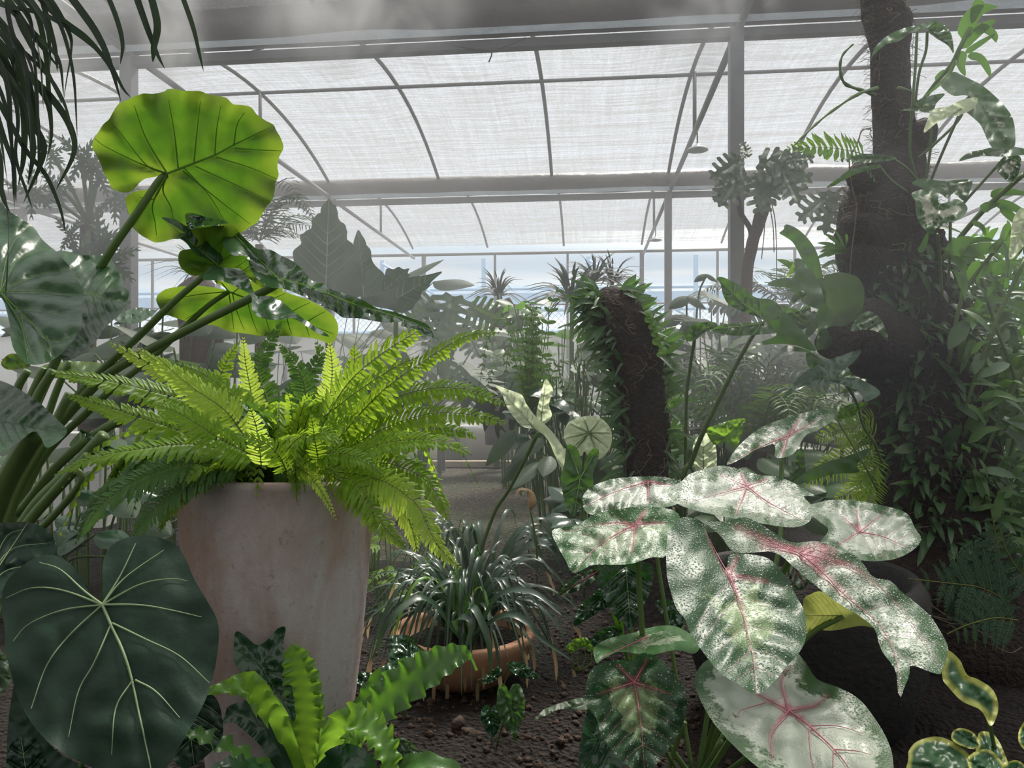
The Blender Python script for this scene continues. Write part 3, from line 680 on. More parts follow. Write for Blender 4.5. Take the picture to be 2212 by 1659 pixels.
# ------------------------------------------------------------------ velvet heart leaf
H_ = empty('velvet_philodendron', P(140, 1700, 1.45), 'dark green heart-leaved plant with pale radiating veins, in front of the terracotta pot', 'plant')
leaf(H_, [(221,1304),(222,1282),(221,1235),(226,1201),(249,1172),(293,1157),(337,1159),(374,1174),(398,1201),(418,1248),(448,1299),(468,1336),(473,1370),(467,1430),(452,1491),(431,1538),(404,1585),(377,1632),(352,1672),(330,1700),(290,1692),(202,1659),(135,1626),(84,1582),(44,1521),(27,1467),(12,1403),(10,1353),(3,1302),(13,1258),(44,1225),(78,1204),(118,1199),(152,1218),(172,1245),(192,1279),(209,1299)],
  1.18, (221,1306), (331,1695), 'heart', 'heart_vein', g=(.0,-.05), mid=[(240,1350),(265,1405),(284,1465),(300,1540),(322,1640)], nv=0, vr=3.4, quilt=.014, nz=.012, wave=.008, vk=2.2, cup=.05,
  bas=[[(152,1370),(101,1437),(67,1531)],[(135,1318),(62,1348),(28,1385)],[(135,1275),(68,1270),(12,1292)],[(303,1307),(370,1318),(435,1333)],[(303,1262),(371,1250),(405,1255)],[(270,1248),(354,1188)],[(259,1245),(293,1174)],[(180,1275),(130,1230),(85,1215)]],
  veins=[[(243,1346),(313,1380),(388,1417),(452,1475)],[(238,1353),(202,1434),(169,1494),(148,1592)],[(287,1469),(250,1530),(241,1630)],[(292,1469),(337,1494),(388,1550)]])
stalk(H_, [(221,1306,1.185),(240,1420,1.27),(220,1560,1.36),(150,1700,1.44)], .005)
leaf(H_, [(-60,1150),(-20,1133),(40,1127),(80,1133),(105,1147),(118,1168),(119,1200),(100,1240),(50,1275),(0,1292),(-60,1300)], 1.35, (-40,1280), (60,1129), 'heart', 'heart_vein', g=(.02,-.1), nv=0, vr=2.4, quilt=.02, vk=2, bas=[[(20,1190),(112,1172)],[(10,1165),(50,1143)],[(20,1230),(100,1225)],[(-20,1180),(-10,1145)]])
leaf(H_, [(15,1680),(18,1620),(35,1597),(58,1590),(80,1598),(95,1625),(102,1680),(60,1700)], 1.2, (60,1690), (45,1592), 'heart', 'heart_vein', nv=3, vr=.9)
leaf(H_, [(385,1500),(440,1495),(468,1510),(480,1550),(480,1590),(455,1625),(400,1660),(370,1620)], 1.32, (400,1500), (420,1655), 'heart', 'heart_vein', nv=4, vr=1.3)
leaf(H_, [(-30,1380),(0,1400),(25,1450),(20,1480),(-5,1500),(-40,1480)], 1.3, (-20,1390), (10,1495), 'dull', None, nv=3)
leaf(H_, [(20,1680),(30,1480),(60,1545),(120,1620),(200,1665),(250,1700),(120,1720)], 1.4, (60,1700), (40,1500), 'heart', None, nv=5)
# ------------------------------------------------------------------ terracotta pot with the sword fern
PC = Vector((-.542, 1.72, 0))
pot = empty('terracotta_pot', PC, 'tall weathered terracotta pot, whitened with lime, holding the bright fern', 'pot')
def pot_z(b, k=.13):
    b.v = [(x, y, z + (PC.y - y) * k * max(0, min(1, z / .66))) for x, y, z in b.v]; return b
b = MB(); b.lathe([(.0, .0), (.150, .0), (.156, .03), (.174, .16), (.189, .28), (.204, .45), (.2135, .58), (.2175, .645), (.222, .655), (.2225, .665), (.218, .672), (.208, .672), (.203, .66), (.195, .60), (.18, .55)], PC, 96, .006)
pot_z(b).build('body', M['terra'], pot)
b = MB(); b.lathe([(.001, .64), (.08, .645), (.15, .63), (.199, .615)], PC, 40, .05); pot_z(b).build('soil', M['soil'], pot)
fe = empty('sword_fern', PC + Vector((0, 0, .655)), 'bushy bright yellow-green sword fern spilling over the tall terracotta pot', 'fern')
def fr(pts, L, mat='fern', pairs=34, nrm=None, **k): return frond(fe, [P(*p) for p in pts], L, pairs, mat, nrm, **k)
FR = [
 ([(690,930,1.6),(750,830,1.58),(830,760,1.55),(925,702,1.5)], .050, 'fern', 30, (-.5,-.9,.3)),
 ([(720,960,1.6),(820,850,1.55),(930,770,1.5),(1010,725,1.45),(1083,718,1.4)], .036, 'fern', 42, (-.2,-.8,.6)),
 ([(700,900,1.58),(780,840,1.5),(850,795,1.45),(905,770,1.42)], .034, 'fern', 28, (-.3,-.8,.5)),
 ([(700,990,1.62),(800,890,1.6),(900,845,1.55),(1000,840,1.5),(1098,876,1.42)], .044, 'fern', 40, (-.1,-.7,.7)),
 ([(700,1000,1.6),(820,930,1.55),(920,895,1.5),(1010,895,1.44),(1100,914,1.38)], .040, 'fern', 40, (-.1,-.8,.6)),
 ([(720,1010,1.6),(840,950,1.6),(930,925,1.62),(1010,935,1.6),(1030,952,1.6)], .038, 'fern', 34, (0,-.8,.6)),
 ([(720,1010,1.5),(820,960,1.46),(920,950,1.42),(990,965,1.38),(1020,985,1.36)], .040, 'fern', 30, (0,-.6,.8)),
 ([(740,1010,1.55),(830,1000,1.5),(910,1030,1.46),(950,1080,1.44),(968,1130,1.43)], .044, 'fern', 30, (.3,-.8,.4)),
 ([(730,1020,1.5),(800,1030,1.44),(860,1080,1.42),(890,1140,1.42),(902,1200,1.42)], .036, 'fern_new', 32, (.3,-.9,.2)),
 ([(740,1020,1.48),(830,1040,1.42),(900,1090,1.4),(930,1150,1.38),(955,1190,1.38),(1000,1232,1.37)], .034, 'fern_new', 40, (.3,-.9,.3)),
 ([(720,1030,1.5),(770,1060,1.44),(800,1100,1.42),(840,1150,1.4),(880,1185,1.4)], .036, 'fern', 30, (.3,-.9,.3)),
 ([(735,1030,1.46),(765,1040,1.43),(800,1090,1.41),(812,1140,1.4)], .036, 'fern', 22, (.3,-.9,.3)),
 ([(640,1005,1.5),(672,1030,1.42),(700,1070,1.40),(727,1125,1.39)], .016, 'fern_new', 24, (-.4,-.9,.2)),
 ([(600,960,1.6),(480,890,1.55),(350,850,1.5),(220,820,1.44),(105,803,1.4)], .046, 'fern', 46, (0,-.75,.65)),
 ([(590,1000,1.55),(450,950,1.5),(330,910,1.45),(220,875,1.42),(140,852,1.4)], .040, 'fern', 46, (0,-.8,.6)),
 ([(560,990,1.5),(480,950,1.45),(400,900,1.42),(330,870,1.4)], .042, 'fern', 26, (0,-.8,.6)),
 ([(560,960,1.62),(430,850,1.6),(330,790,1.58),(232,738,1.55)], .034, 'fern_new', 36, (.2,-.8,.5)),
 ([(520,960,1.55),(460,880,1.52),(390,820,1.5),(330,775,1.48),(285,745,1.48)], .026, 'fern_new', 34, (.2,-.8,.5)),
 ([(540,960,1.5),(490,890,1.47),(420,840,1.45),(360,790,1.44),(338,768,1.44)], .038, 'fern_new', 26, (.2,-.8,.5)),
 ([(600,960,1.65),(520,870,1.65),(440,810,1.65),(375,782,1.65)], .034, 'fern', 28, (.2,-.8,.5)),
 ([(560,1000,1.5),(430,960,1.45),(300,970,1.4),(200,990,1.38),(108,1030,1.36)], .036, 'fern', 44, (0,-.6,.8)),
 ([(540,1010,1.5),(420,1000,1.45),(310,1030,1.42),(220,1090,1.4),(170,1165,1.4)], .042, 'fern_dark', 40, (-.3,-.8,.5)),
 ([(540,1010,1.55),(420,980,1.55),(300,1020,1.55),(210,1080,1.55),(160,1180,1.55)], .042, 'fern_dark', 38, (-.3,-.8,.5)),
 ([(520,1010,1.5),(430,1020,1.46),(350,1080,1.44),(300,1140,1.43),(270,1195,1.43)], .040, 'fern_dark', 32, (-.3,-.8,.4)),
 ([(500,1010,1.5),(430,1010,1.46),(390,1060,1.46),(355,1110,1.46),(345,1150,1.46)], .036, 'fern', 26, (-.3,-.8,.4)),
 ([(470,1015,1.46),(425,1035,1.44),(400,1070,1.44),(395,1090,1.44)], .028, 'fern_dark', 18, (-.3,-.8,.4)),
 ([(470,1015,1.46),(440,1010,1.42),(415,1025,1.42),(398,1050,1.42)], .02, 'fern', 16, (-.3,-.8,.4)),
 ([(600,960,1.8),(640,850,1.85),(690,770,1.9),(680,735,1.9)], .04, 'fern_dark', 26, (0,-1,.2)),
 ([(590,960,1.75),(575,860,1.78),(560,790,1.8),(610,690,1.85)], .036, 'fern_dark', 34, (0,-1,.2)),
 ([(560,960,1.7),(545,860,1.72),(530,780,1.72),(525,722,1.70)], .030, 'fern_new', 30, (0,-1,.2)),
 ([(540,950,1.7),(470,860,1.72),(490,780,1.74),(520,735,1.75)], .034, 'fern', 28, (0,-1,.3)),
 ([(650,960,1.7),(660,850,1.72),(640,790,1.74),(600,740,1.76)], .034, 'fern_dark', 28, (0,-1,.2)),
 ([(700,950,1.66),(712,860,1.66),(718,800,1.65),(712,740,1.64)], .034, 'fern_new', 26, (0,-1,.3)),
 ([(730,950,1.7),(760,850,1.72),(765,790,1.72),(765,740,1.72)], .036, 'fern', 24, (0,-1,.3)),
 ([(565,1010,1.44),(560,960,1.42),(552,915,1.40),(540,880,1.38)], .026, 'fern_new', 20, (0,-1,.3)),
 ([(690,1005,1.46),(682,960,1.44),(676,920,1.42),(672,892,1.42)], .018, 'fern', 16, (0,-1,.3)),
 ([(600,1010,1.5),(640,950,1.46),(700,935,1.42),(745,960,1.4)], .040, 'fern', 20, (0,-.6,.8)),
 ([(620,1020,1.45),(600,980,1.42),(560,950,1.40),(500,935,1.38)], .026, 'fern', 22, (0,-.7,.7)),
 ([(630,1020,1.5),(700,980,1.46),(780,990,1.43),(830,1030,1.42)], .034, 'fern', 24, (0,-.7,.7)),
 ([(640,1000,1.6),(720,920,1.55),(760,900,1.52),(800,920,1.5)], .036, 'fern', 22, (0,-.7,.7)),
]
for a in FR: fr(*a)
q = random.Random(11)
for i in range(54):
    a = q.uniform(0, 6.283) if i % 3 else q.uniform(3.3, 6.1); ln = q.uniform(.20, .34) * (1.15 if math.cos(a) ** 2 > .6 else 1); up = q.uniform(.06, .2); dr = q.uniform(.02, .20 if math.sin(a) > -.5 else .08)
    if math.sin(a) < -.5: ln *= .6
    d = Vector((math.cos(a), math.sin(a), 0)); b0 = PC + Vector((0, 0, .66)) + d * q.uniform(.03, .13)
    path = [b0, b0 + d * ln * .35 + Vector((0, 0, up)), b0 + d * ln * .75 + Vector((0, 0, up * .9 - dr * .2)), b0 + d * ln + Vector((0, 0, up * .6 - dr))]
    frond(fe, path, q.uniform(.024, .038), q.choice((20, 24, 28)), q.choice(('fern', 'fern', 'fern_dark')), (d.x * .2, d.y * .2, 1), droop=.45)
for i in range(14):
    x = q.uniform(-.17, .17); b0 = PC + Vector((x, q.uniform(-.05, .12), .66)); tx = x * 1.4 + q.uniform(-.05, .05); h = q.uniform(.14, .27)
    frond(fe, [b0, b0 + Vector((tx * .2, 0, h * .5)), b0 + Vector((tx * .5, -.01, h * .9)), b0 + Vector((tx * .9, -.04, h))], q.uniform(.024, .034), 26, q.choice(('fern', 'fern_new', 'fern_dark')), (0, -1, .2))
for i in range(8):
    x = q.uniform(-.15, .16); b0 = PC + Vector((x, -.17, .675)); s_ = q.uniform(-1, 1)
    frond(fe, [b0, b0 + Vector((s_ * .02, -.03, .045)), b0 + Vector((s_ * .05, -.045, .05)), b0 + Vector((s_ * .07, -.055, q.uniform(-.02, .04)))], .018, 14, q.choice(('fern', 'fern_new')), (0, -.8, .6))
# ------------------------------------------------------------------ clay bowl and its grassy plant
BC = Vector(((1003 - CX) * 2.25 / F, 2.25, 0))
bowl = empty('clay_bowl', BC, 'low round orange clay bowl standing on the dark soil', 'pot')
b = MB(); b.lathe([(.0, -.005), (.085, -.005), (.12, .012), (.165, .05), (.198, .095), (.214, .135), (.218, .155), (.212, .162), (.192, .160), (.186, .150), (.175, .115), (.1, .105)], BC, 72)
b.build('body', M['clay'], bowl)
b = MB(); b.lathe([(.001, .13), (.1, .128), (.178, .118)], BC, 32, .08); b.build('soil', M['soil'], bowl)
gr = empty('lilyturf', BC + Vector((0, 0, .13)), 'dark arching grassy plant with brown dry tips growing in the clay bowl', 'plant')
q = random.Random(5)
for i in range(96):
    a = q.uniform(0, 6.283); ln = q.uniform(.16, .33); up = q.uniform(.08, .24); d = Vector((math.cos(a), math.sin(a), 0))
    b0 = BC + Vector((0, 0, .125)) + d * q.uniform(.005, .05) + Vector((0, .03, 0)); dr = q.uniform(.03, .22)
    path = [b0, b0 + d * ln * .28 + Vector((0, 0, up * .8)), b0 + d * ln * .62 + Vector((0, 0, up)), b0 + d * ln * .9 + Vector((0, 0, up * .9 - dr * .4)), b0 + d * ln * 1.05 + Vector((0, 0, up * .8 - dr))]
    o_ = strap(gr, path, q.uniform(.009, .014), 'bright' if i % 19 == 7 else 'strap', nrm=(d.x * .3, d.y * .3 - .3, 1), fold=.3, steps=14)
    if i % 2 == 0:
        e = path[-1]; t_ = (path[-1] - path[-2]).normalized(); ln2 = q.uniform(.02, .07)
        tb = MB(); strap_mesh(tb, [e - t_ * .025, e + t_ * ln2 * .3 - Vector((0, 0, ln2 * .2)), e + t_ * ln2 * .4 - Vector((0, 0, ln2))], .011, steps=6)
        t2 = tb.build('dry_tip', M['strap_dry'], o_); t2.location = (0, 0, 0)
tb = MB()
for i in range(70):
    a = q.uniform(0, 6.283); ln = q.uniform(.18, .36); up = q.uniform(.10, .26); d = Vector((math.cos(a), math.sin(a), 0)); b0 = BC + Vector((0, .03, .125)) + d * q.uniform(.005, .05); dr = q.uniform(.05, .22)
    strap_mesh(tb, [b0, b0 + d * ln * .28 + Vector((0, 0, up * .8)), b0 + d * ln * .62 + Vector((0, 0, up)), b0 + d * ln + Vector((0, 0, up * .8 - dr))], q.uniform(.007, .011), nrm=(0, -.3, 1), steps=12)
o_ = tb.build('blades', M['strap'], gr); o_['kind'] = 'stuff'
for i, pts in enumerate([[(1015,1395,2.1),(1010,1330,2.0),(1025,1315,1.95),(1055,1385,1.9),(1060,1460,1.88)], [(1000,1390,2.1),(930,1300,2.0),(880,1305,1.95),(830,1360,1.9),(815,1420,1.9)], [(1010,1390,2.1),(1000,1280,2.0),(975,1255,1.95),(920,1280,1.92)], [(1010,1380,2.1),(1090,1330,2.0),(1140,1345,1.97),(1170,1380,1.95),(1240,1430,1.94)], [(1000,1400,2.1),(985,1340,1.98),(1020,1345,1.93),(1000,1420,1.9)], [(1020,1400,2.1),(1075,1290,2.0),(1150,1280,1.95),(1215,1330,1.9)]]):
    strap(gr, [P(*p) for p in pts], .022, 'strap', fold=.3, steps=20)
# second clump of the same kind behind the bowl
g2 = empty('lilyturf', Vector((-.10, 3.05, 0)), 'dark grassy clump rooted in the ground behind the clay bowl', 'plant')
for i in range(44):
    a = q.uniform(0, 6.283); ln = q.uniform(.2, .34); up = q.uniform(.18, .36); d = Vector((math.cos(a), math.sin(a), 0)); b0 = Vector((-.12, 3.05, .02)) + d * .04; dr = q.uniform(.02, .16)
    strap(g2, [b0, b0 + d * ln * .3 + Vector((0, 0, up * .75)), b0 + d * ln * .7 + Vector((0, 0, up)), b0 + d * ln + Vector((0, 0, up * .85 - dr))], q.uniform(.014, .024), 'strap', nrm=(0, -.4, 1), steps=12)
# ------------------------------------------------------------------ birds nest ferns with frilled leaves, low centre-left
U = empty('birds_nest_fern', P(665, 1720, 1.5), 'frilly-edged birds nest fern at the foot of the tall pot, one lime leaf arching left', 'fern')
fs = dict(frill=.32, fold=.15)
strap(U, [P(*p) for p in [(662,1690,1.45),(607,1565,1.36),(573,1521,1.3),(539,1479,1.26),(489,1484,1.22),(421,1504,1.18),(371,1538,1.16),(350,1572,1.15)]], .040, 'bright', nrm=(.2,-.9,.4), frill=.5, fn=11, fold=.1, steps=56, prof=lambda q: (1 - .72 * min(1, max(0, (q - .45) / .2))) * min(1, .35 + q * 3) * (1 - q ** 6) + .02)
strap(U, [P(*p) for p in [(650,1700,1.5),(662,1620,1.48),(660,1540,1.46),(650,1460,1.45),(630,1392,1.46)]], .072, 'bright', nrm=(.1,-1,.1), fn=13, frill=.22, fold=.1, steps=56, prof=lambda q: min(1, .3 + q * 1.6) * (1 - q ** 7) ** .6 + .02)
strap(U, [P(*p) for p in [(640,1710,1.42),(560,1655,1.34),(490,1615,1.28),(430,1590,1.25),(398,1588,1.24)]], .042, 'nest', nrm=(0,-.5,1), fn=7, frill=.2, steps=44)
strap(U, [P(*p) for p in [(660,1700,1.4),(580,1670,1.3),(520,1655,1.24),(450,1662,1.2)]], .05, 'glossy', nrm=(0,-.5,1), fn=6, frill=.12, steps=30)
strap(U, [P(*p) for p in [(665,1710,1.5),(600,1600,1.5),(560,1560,1.5),(515,1540,1.5),(480,1560,1.5)]], .06, 'glossy', nrm=(0,-.8,.6), fn=6, frill=.15, steps=30)
U2 = empty('birds_nest_fern', P(740, 1640, 1.5), 'lime green frilled birds nest fern with a broad leaf reaching towards the clay bowl', 'fern')
strap(U2, [P(*p) for p in [(735,1640,1.5),(790,1560,1.48),(850,1500,1.46),(920,1450,1.45),(985,1417,1.46),(1015,1420,1.47),(1030,1448,1.47)]], .082, 'nest', nrm=(-.3,-.9,.5), fn=13, frill=.2, fold=.22, steps=60, prof=lambda q: min(1, .3 + q * 2.2) * max(.03, 1 - max(0, (q - .45) / .42)) ** .8)
strap(U2, [P(*p) for p in [(745,1640,1.56),(775,1560,1.56),(800,1500,1.56),(822,1440,1.57)]], .055, 'nest', nrm=(-.3,-.9,.3), fn=5, frill=.12, steps=40)
strap(U2, [P(*p) for p in [(690,1700,1.35),(705,1620,1.32),(735,1572,1.28),(775,1560,1.25),(815,1590,1.22),(840,1640,1.2),(850,1700,1.2)]], .052, 'bright', nrm=(.5,-.8,.5), fn=13, frill=.36, fold=.3, steps=60, prof=lambda q: min(1, .4 + q * 2) * (1 - q ** 6) + .02)
strap(U2, [P(*p) for p in [(700,1700,1.3),(720,1660,1.27),(745,1640,1.25),(790,1655,1.24),(800,1700,1.24)]], .05, 'glossy', nrm=(0,-.8,.5), fn=5, frill=.15, steps=30)
leaf(U2, [(853,1600),(862,1592),(885,1600),(905,1622),(932,1636),(925,1645),(900,1650),(870,1660),(856,1640)], 1.4, (858,1598), (930,1638), 'dull', None, nv=3)
strap(U2, [P(*p) for p in [(840,1690,1.36),(880,1655,1.33),(920,1648,1.31),(980,1665,1.3),(1010,1690,1.3)]], .04, 'nest', nrm=(0,-.5,1), frill=.12, fn=4, steps=24)
# ------------------------------------------------------------------ dark arrow leaves at the foot of the pot and by the bowl
S = empty('arrowhead_plant', P(565, 1700, 1.62), 'dark arrow-shaped leaves leaning against the foot of the tall terracotta pot', 'plant')
l = leaf(S, [(509,1365),(526,1370),(553,1393),(573,1386),(592,1366),(603,1356),(617,1356),(612,1393),(618,1437),(634,1504),(636,1558),(600,1527),(556,1488),(526,1454),(506,1430),(505,1397)], 1.48, (563,1437), (635,1556), 'glossy', 'fine_vein', g=(0,-.05), nv=5, vr=1, bas=[(515,1378),(608,1366)])
stalk(l, [(563,1437,1.5),(556,1500,1.55),(560,1600,1.6),(565,1700,1.62)], .003).location = (0,0,0)
S2 = empty('arrowhead_plant', P(880, 1560, 1.95), 'dusty dark green arrow leaves lying against the front left of the clay bowl', 'plant')
for o_, tp, out, Y in [((881,1385),(930,1420),[(838,1380),(855,1372),(881,1373),(902,1393),(929,1413),(932,1420),(910,1424),(885,1420),(865,1424),(844,1430),(838,1405)],1.9), ((850,1440),(888,1430),[(784,1481),(800,1470),(820,1445),(845,1430),(865,1427),(895,1430),(888,1457),(860,1475),(841,1481),(810,1490)],1.82),
                       ((780,1460),(744,1472),[(743,1471),(760,1458),(780,1452),(805,1455),(800,1470),(784,1481),(765,1482)],1.8), ((1100,1437),(1165,1464),[(1094,1434),(1121,1430),(1151,1448),(1165,1464),(1138,1466),(1111,1456)],1.9), ((1075,1452),(1030,1470),[(1074,1440),(1085,1455),(1060,1475),(1040,1472)],1.93)]:
    leaf(S2, out, Y, o_, tp, 'glossy', 'fine_vein', nv=4, vr=.7, g=(0,-.1))
stalk(S2, [(881,1385,1.9),(870,1450,1.93),(880,1560,1.95)], .002); stalk(S2, [(845,1440,1.82),(850,1480,1.85),(880,1560,1.95)], .002); stalk(S2, [(1105,1440,1.9),(1080,1500,1.93),(1060,1560,1.95)], .002)
SD = empty('alocasia_seedling', P(1072, 1630, 1.80), 'small seedling with one bright heart-shaped leaf in the soil before the bowl', 'plant')
l = leaf(SD, [(1075,1490),(1083,1479),(1092,1480),(1099,1494),(1105,1482),(1114,1476),(1126,1484),(1134,1515),(1131,1548),(1118,1582),(1113,1605),(1104,1585),(1086,1562),(1074,1530)], 1.70, (1102,1516), (1113,1603), 'green', 'fine_vein', nv=3, vr=.8, bas=[(1083,1486),(1118,1484)])
stalk(l, [(1102,1516,1.703),(1088,1560,1.74),(1076,1600,1.77),(1072,1632,1.8)], .0022).location = (0,0,0)
l = leaf(SD, [(1042,1530),(1052,1522),(1060,1528),(1072,1522),(1081,1535),(1082,1560),(1066,1592),(1048,1575),(1038,1550)], 1.74, (1061,1540), (1066,1590), 'glossy', 'fine_vein', nv=3, vr=.6)
stalk(l, [(1061,1540,1.743),(1062,1590,1.77),(1066,1640,1.8)], .0018).location = (0,0,0)
# ------------------------------------------------------------------ caladiums
C_ = empty('caladium', P(1500, 1690, 1.65), 'large dewy caladium with pink-veined white and green leaves in front of the mossy trunk', 'plant')
def cal(out, Y, o, tip, mat, **k):
    k.setdefault('vr', 1.35); k.setdefault('vmat', 'cal_vein'); k.setdefault('quilt', .022); k.setdefault('nz', .014); k.setdefault('vk', 1.3); k.setdefault('sv', .3)
    return leaf(C_, out, Y, o, tip, mat, **k)
cal([(1472,1118),(1499,1119),(1516,1127),(1522,1134),(1532,1165),(1550,1205),(1566,1232),(1572,1215),(1576,1198),(1607,1196),(1654,1204),(1681,1225),(1701,1252),(1721,1289),(1738,1322),(1742,1370),(1731,1403),(1701,1437),(1671,1474),(1634,1500),(1600,1481),(1556,1454),(1522,1413),(1492,1370),(1479,1336),(1462,1316),(1448,1275),(1440,1235),(1441,1167),(1455,1134)],
    1.20, (1577,1246), (1634,1498), 'cal_dark', g=(0,-.10), mid=[(1598,1300),(1618,1380),(1630,1440)], nv=5, va=58, dew=900, bas=[[(1548,1195),(1520,1140)],[(1585,1215),(1594,1202)],[(1610,1248),(1660,1256)]], vr=1.5, wave=.012)
cal([(1516,1124),(1529,1127),(1573,1125),(1607,1117),(1640,1130),(1667,1147),(1708,1171),(1758,1169),(1785,1174),(1816,1189),(1853,1204),(1876,1235),(1890,1248),(1924,1255),(1944,1275),(1978,1302),(2008,1329),(2031,1363),(2048,1397),(2045,1420),(2038,1440),(2031,1457),(1998,1447),(1967,1437),(1964,1460),(1952,1488),(1944,1509),(1938,1480),(1934,1447),(1903,1403),(1890,1360),(1860,1333),(1809,1302),(1762,1265),(1721,1231),(1688,1201),(1661,1191),(1624,1194),(1583,1191),(1556,1157)],
    1.36, (1725,1194), (1944,1504), 'cal_white', g=(-.02,-.10), mid=[(1765,1225),(1830,1290),(1900,1350),(1935,1420)], nv=6, va=48, dew=1300, bas=[[(1660,1170),(1590,1138)],[(1850,1230),(1950,1320),(2030,1440)],[(1700,1185),(1640,1180)],[(1760,1180),(1800,1190)]], nz=.016, quilt=.02)
cal([(1536,1420),(1512,1440),(1501,1467),(1509,1504),(1539,1558),(1580,1606),(1634,1655),(1700,1700),(1800,1730),(1880,1725),(1925,1690),(1929,1640),(1920,1606),(1903,1572),(1870,1525),(1843,1501),(1809,1484),(1765,1467),(1742,1434),(1708,1400),(1640,1400),(1580,1400)],
    1.30, (1705,1535), (1850,1720), 'cal_white', g=(.0,-.12), mid=[(1748,1568),(1802,1619),(1836,1665)], nv=0, dew=0, vr=2.2, nz=.01,
    bas=[[(1634,1498),(1560,1455)],[(1688,1471),(1708,1435)],[(1758,1525),(1789,1501)],[(1667,1582),(1668,1640)]], veins=[[(1748,1568),(1750,1620),(1762,1680)],[(1748,1568),(1809,1568),(1865,1585)],[(1654,1518),(1600,1535),(1592,1550)],[(1802,1619),(1850,1622),(1880,1630)],[(1800,1617),(1800,1670),(1810,1700)]])
l4_ = cal([(1192,1147),(1218,1139),(1246,1134),(1289,1110),(1347,1098),(1397,1094),(1448,1100),(1468,1114),(1465,1130),(1448,1160),(1438,1201),(1407,1204),(1363,1218),(1320,1220),(1279,1221),(1239,1238),(1222,1211),(1205,1181)],
    1.48, (1372,1134), (1240,1236), 'cal_mix', g=(0,-.13), mid=[(1330,1155),(1280,1190)], nv=4, dew=650, bas=[(1365,1195),(1440,1128),(1395,1102),[(1320,1130),(1215,1148)]])
stalk(l4_, [(1372,1134,1.49),(1378,1210,1.58),(1383,1300,1.6),(1392,1405,1.62),(1420,1560,1.64),(1500,1690,1.65)], .0062, 'cal_vein' if 0 else 'petiole').location = (0,0,0)
cal([(1258,1077),(1280,1050),(1334,1033),(1408,1029),(1450,1034),(1485,1050),(1480,1080),(1420,1100),(1330,1106),(1272,1110)], 1.8, (1400,1040), (1262,1095), 'cal_white', g=(0,-.2), mid=[(1330,1062)], nv=4, dew=400, bas=[(1470,1052),(1400,1085)])
cal([(1440,1060),(1472,1040),(1492,1023),(1553,1006),(1590,1012),(1641,1026),(1675,1029),(1708,1040),(1742,1060),(1762,1072),(1735,1072),(1752,1092),(1750,1125),(1712,1139),(1640,1130),(1560,1115),(1500,1102),(1460,1086)], 1.62, (1614,1050), (1742,1128), 'cal_white', g=(0,-.2), mid=[(1660,1085)], nv=4, dew=1000, bas=[(1560,1028),(1660,1034),[(1560,1065),(1490,1085)],(1600,1020),[(1600,1085),(1590,1112)]])
cal([(1740,1098),(1765,1086),(1800,1080),(1850,1082),(1920,1095),(1960,1110),(1976,1140),(1990,1165),(1970,1190),(1930,1208),(1880,1212),(1840,1205),(1800,1188),(1772,1172),(1790,1145),(1768,1125)], 1.62, (1856,1149), (1968,1188), 'cal_white', g=(0,-.2), mid=[(1910,1160)], nv=4, dew=500, bas=[(1815,1110),(1850,1095),(1905,1112),(1810,1178)])
l8 = cal([(1570,1004),(1586,975),(1607,952),(1641,925),(1681,908),(1729,894),(1779,884),(1790,893),(1803,894),(1796,911),(1762,931),(1739,942),(1715,979),(1688,989),(1674,985),(1672,960),(1634,972),(1600,992)], 1.95, (1702,942), (1572,1002), 'cal_white', g=(0,-.25), mid=[(1650,962)], nv=4, dew=200, bas=[(1785,896),(1690,982),(1730,900)])
stalk(l8, [(1690,985,1.95),(1688,1030,1.9),(1680,1200,1.8),(1600,1500,1.7),(1510,1690,1.66)], .006).location = (0,0,0)
cal([(1279,1444),(1266,1481),(1266,1521),(1286,1548),(1300,1589),(1330,1633),(1358,1655),(1385,1675),(1414,1655),(1448,1612),(1475,1565),(1484,1521),(1478,1486),(1458,1460),(1431,1427),(1400,1411),(1378,1414),(1364,1430),(1345,1425),(1310,1430)], 1.42, (1370,1474), (1392,1672), 'cal_dark', g=(0,-.06), mid=[(1380,1530),(1388,1600)], nv=4, dew=420, bas=[(1398,1424),(1333,1436),(1450,1500),(1290,1500)])
cal([(1283,1400),(1313,1380),(1363,1368),(1407,1355),(1448,1351),(1480,1362),(1512,1388),(1500,1412),(1460,1404),(1400,1415),(1340,1408),(1300,1425),(1288,1432)], 1.62, (1400,1375), (1290,1425), 'cal_mix', g=(0,-.35), nv=5, dew=300, quilt=.04, nz=.03)
cal([(1735,1300),(1750,1284),(1775,1278),(1810,1300),(1860,1332),(1898,1358),(1860,1352),(1800,1362),(1760,1360),(1738,1366)], 1.45, (1820,1330), (1738,1330), 'yellowing', g=(0,.15), nv=6, vmat='fine_vein', vr=1)
cal([(1205,1285),(1229,1255),(1266,1233),(1298,1230),(1279,1258),(1245,1277)], 1.6, (1290,1235), (1207,1283), 'cal_white', nv=4, dew=80)
cal([(1700,1225),(1720,1215),(1750,1235),(1745,1262),(1725,1275),(1708,1255)], 1.5, (1715,1225), (1745,1270), 'cal_white', nv=3)
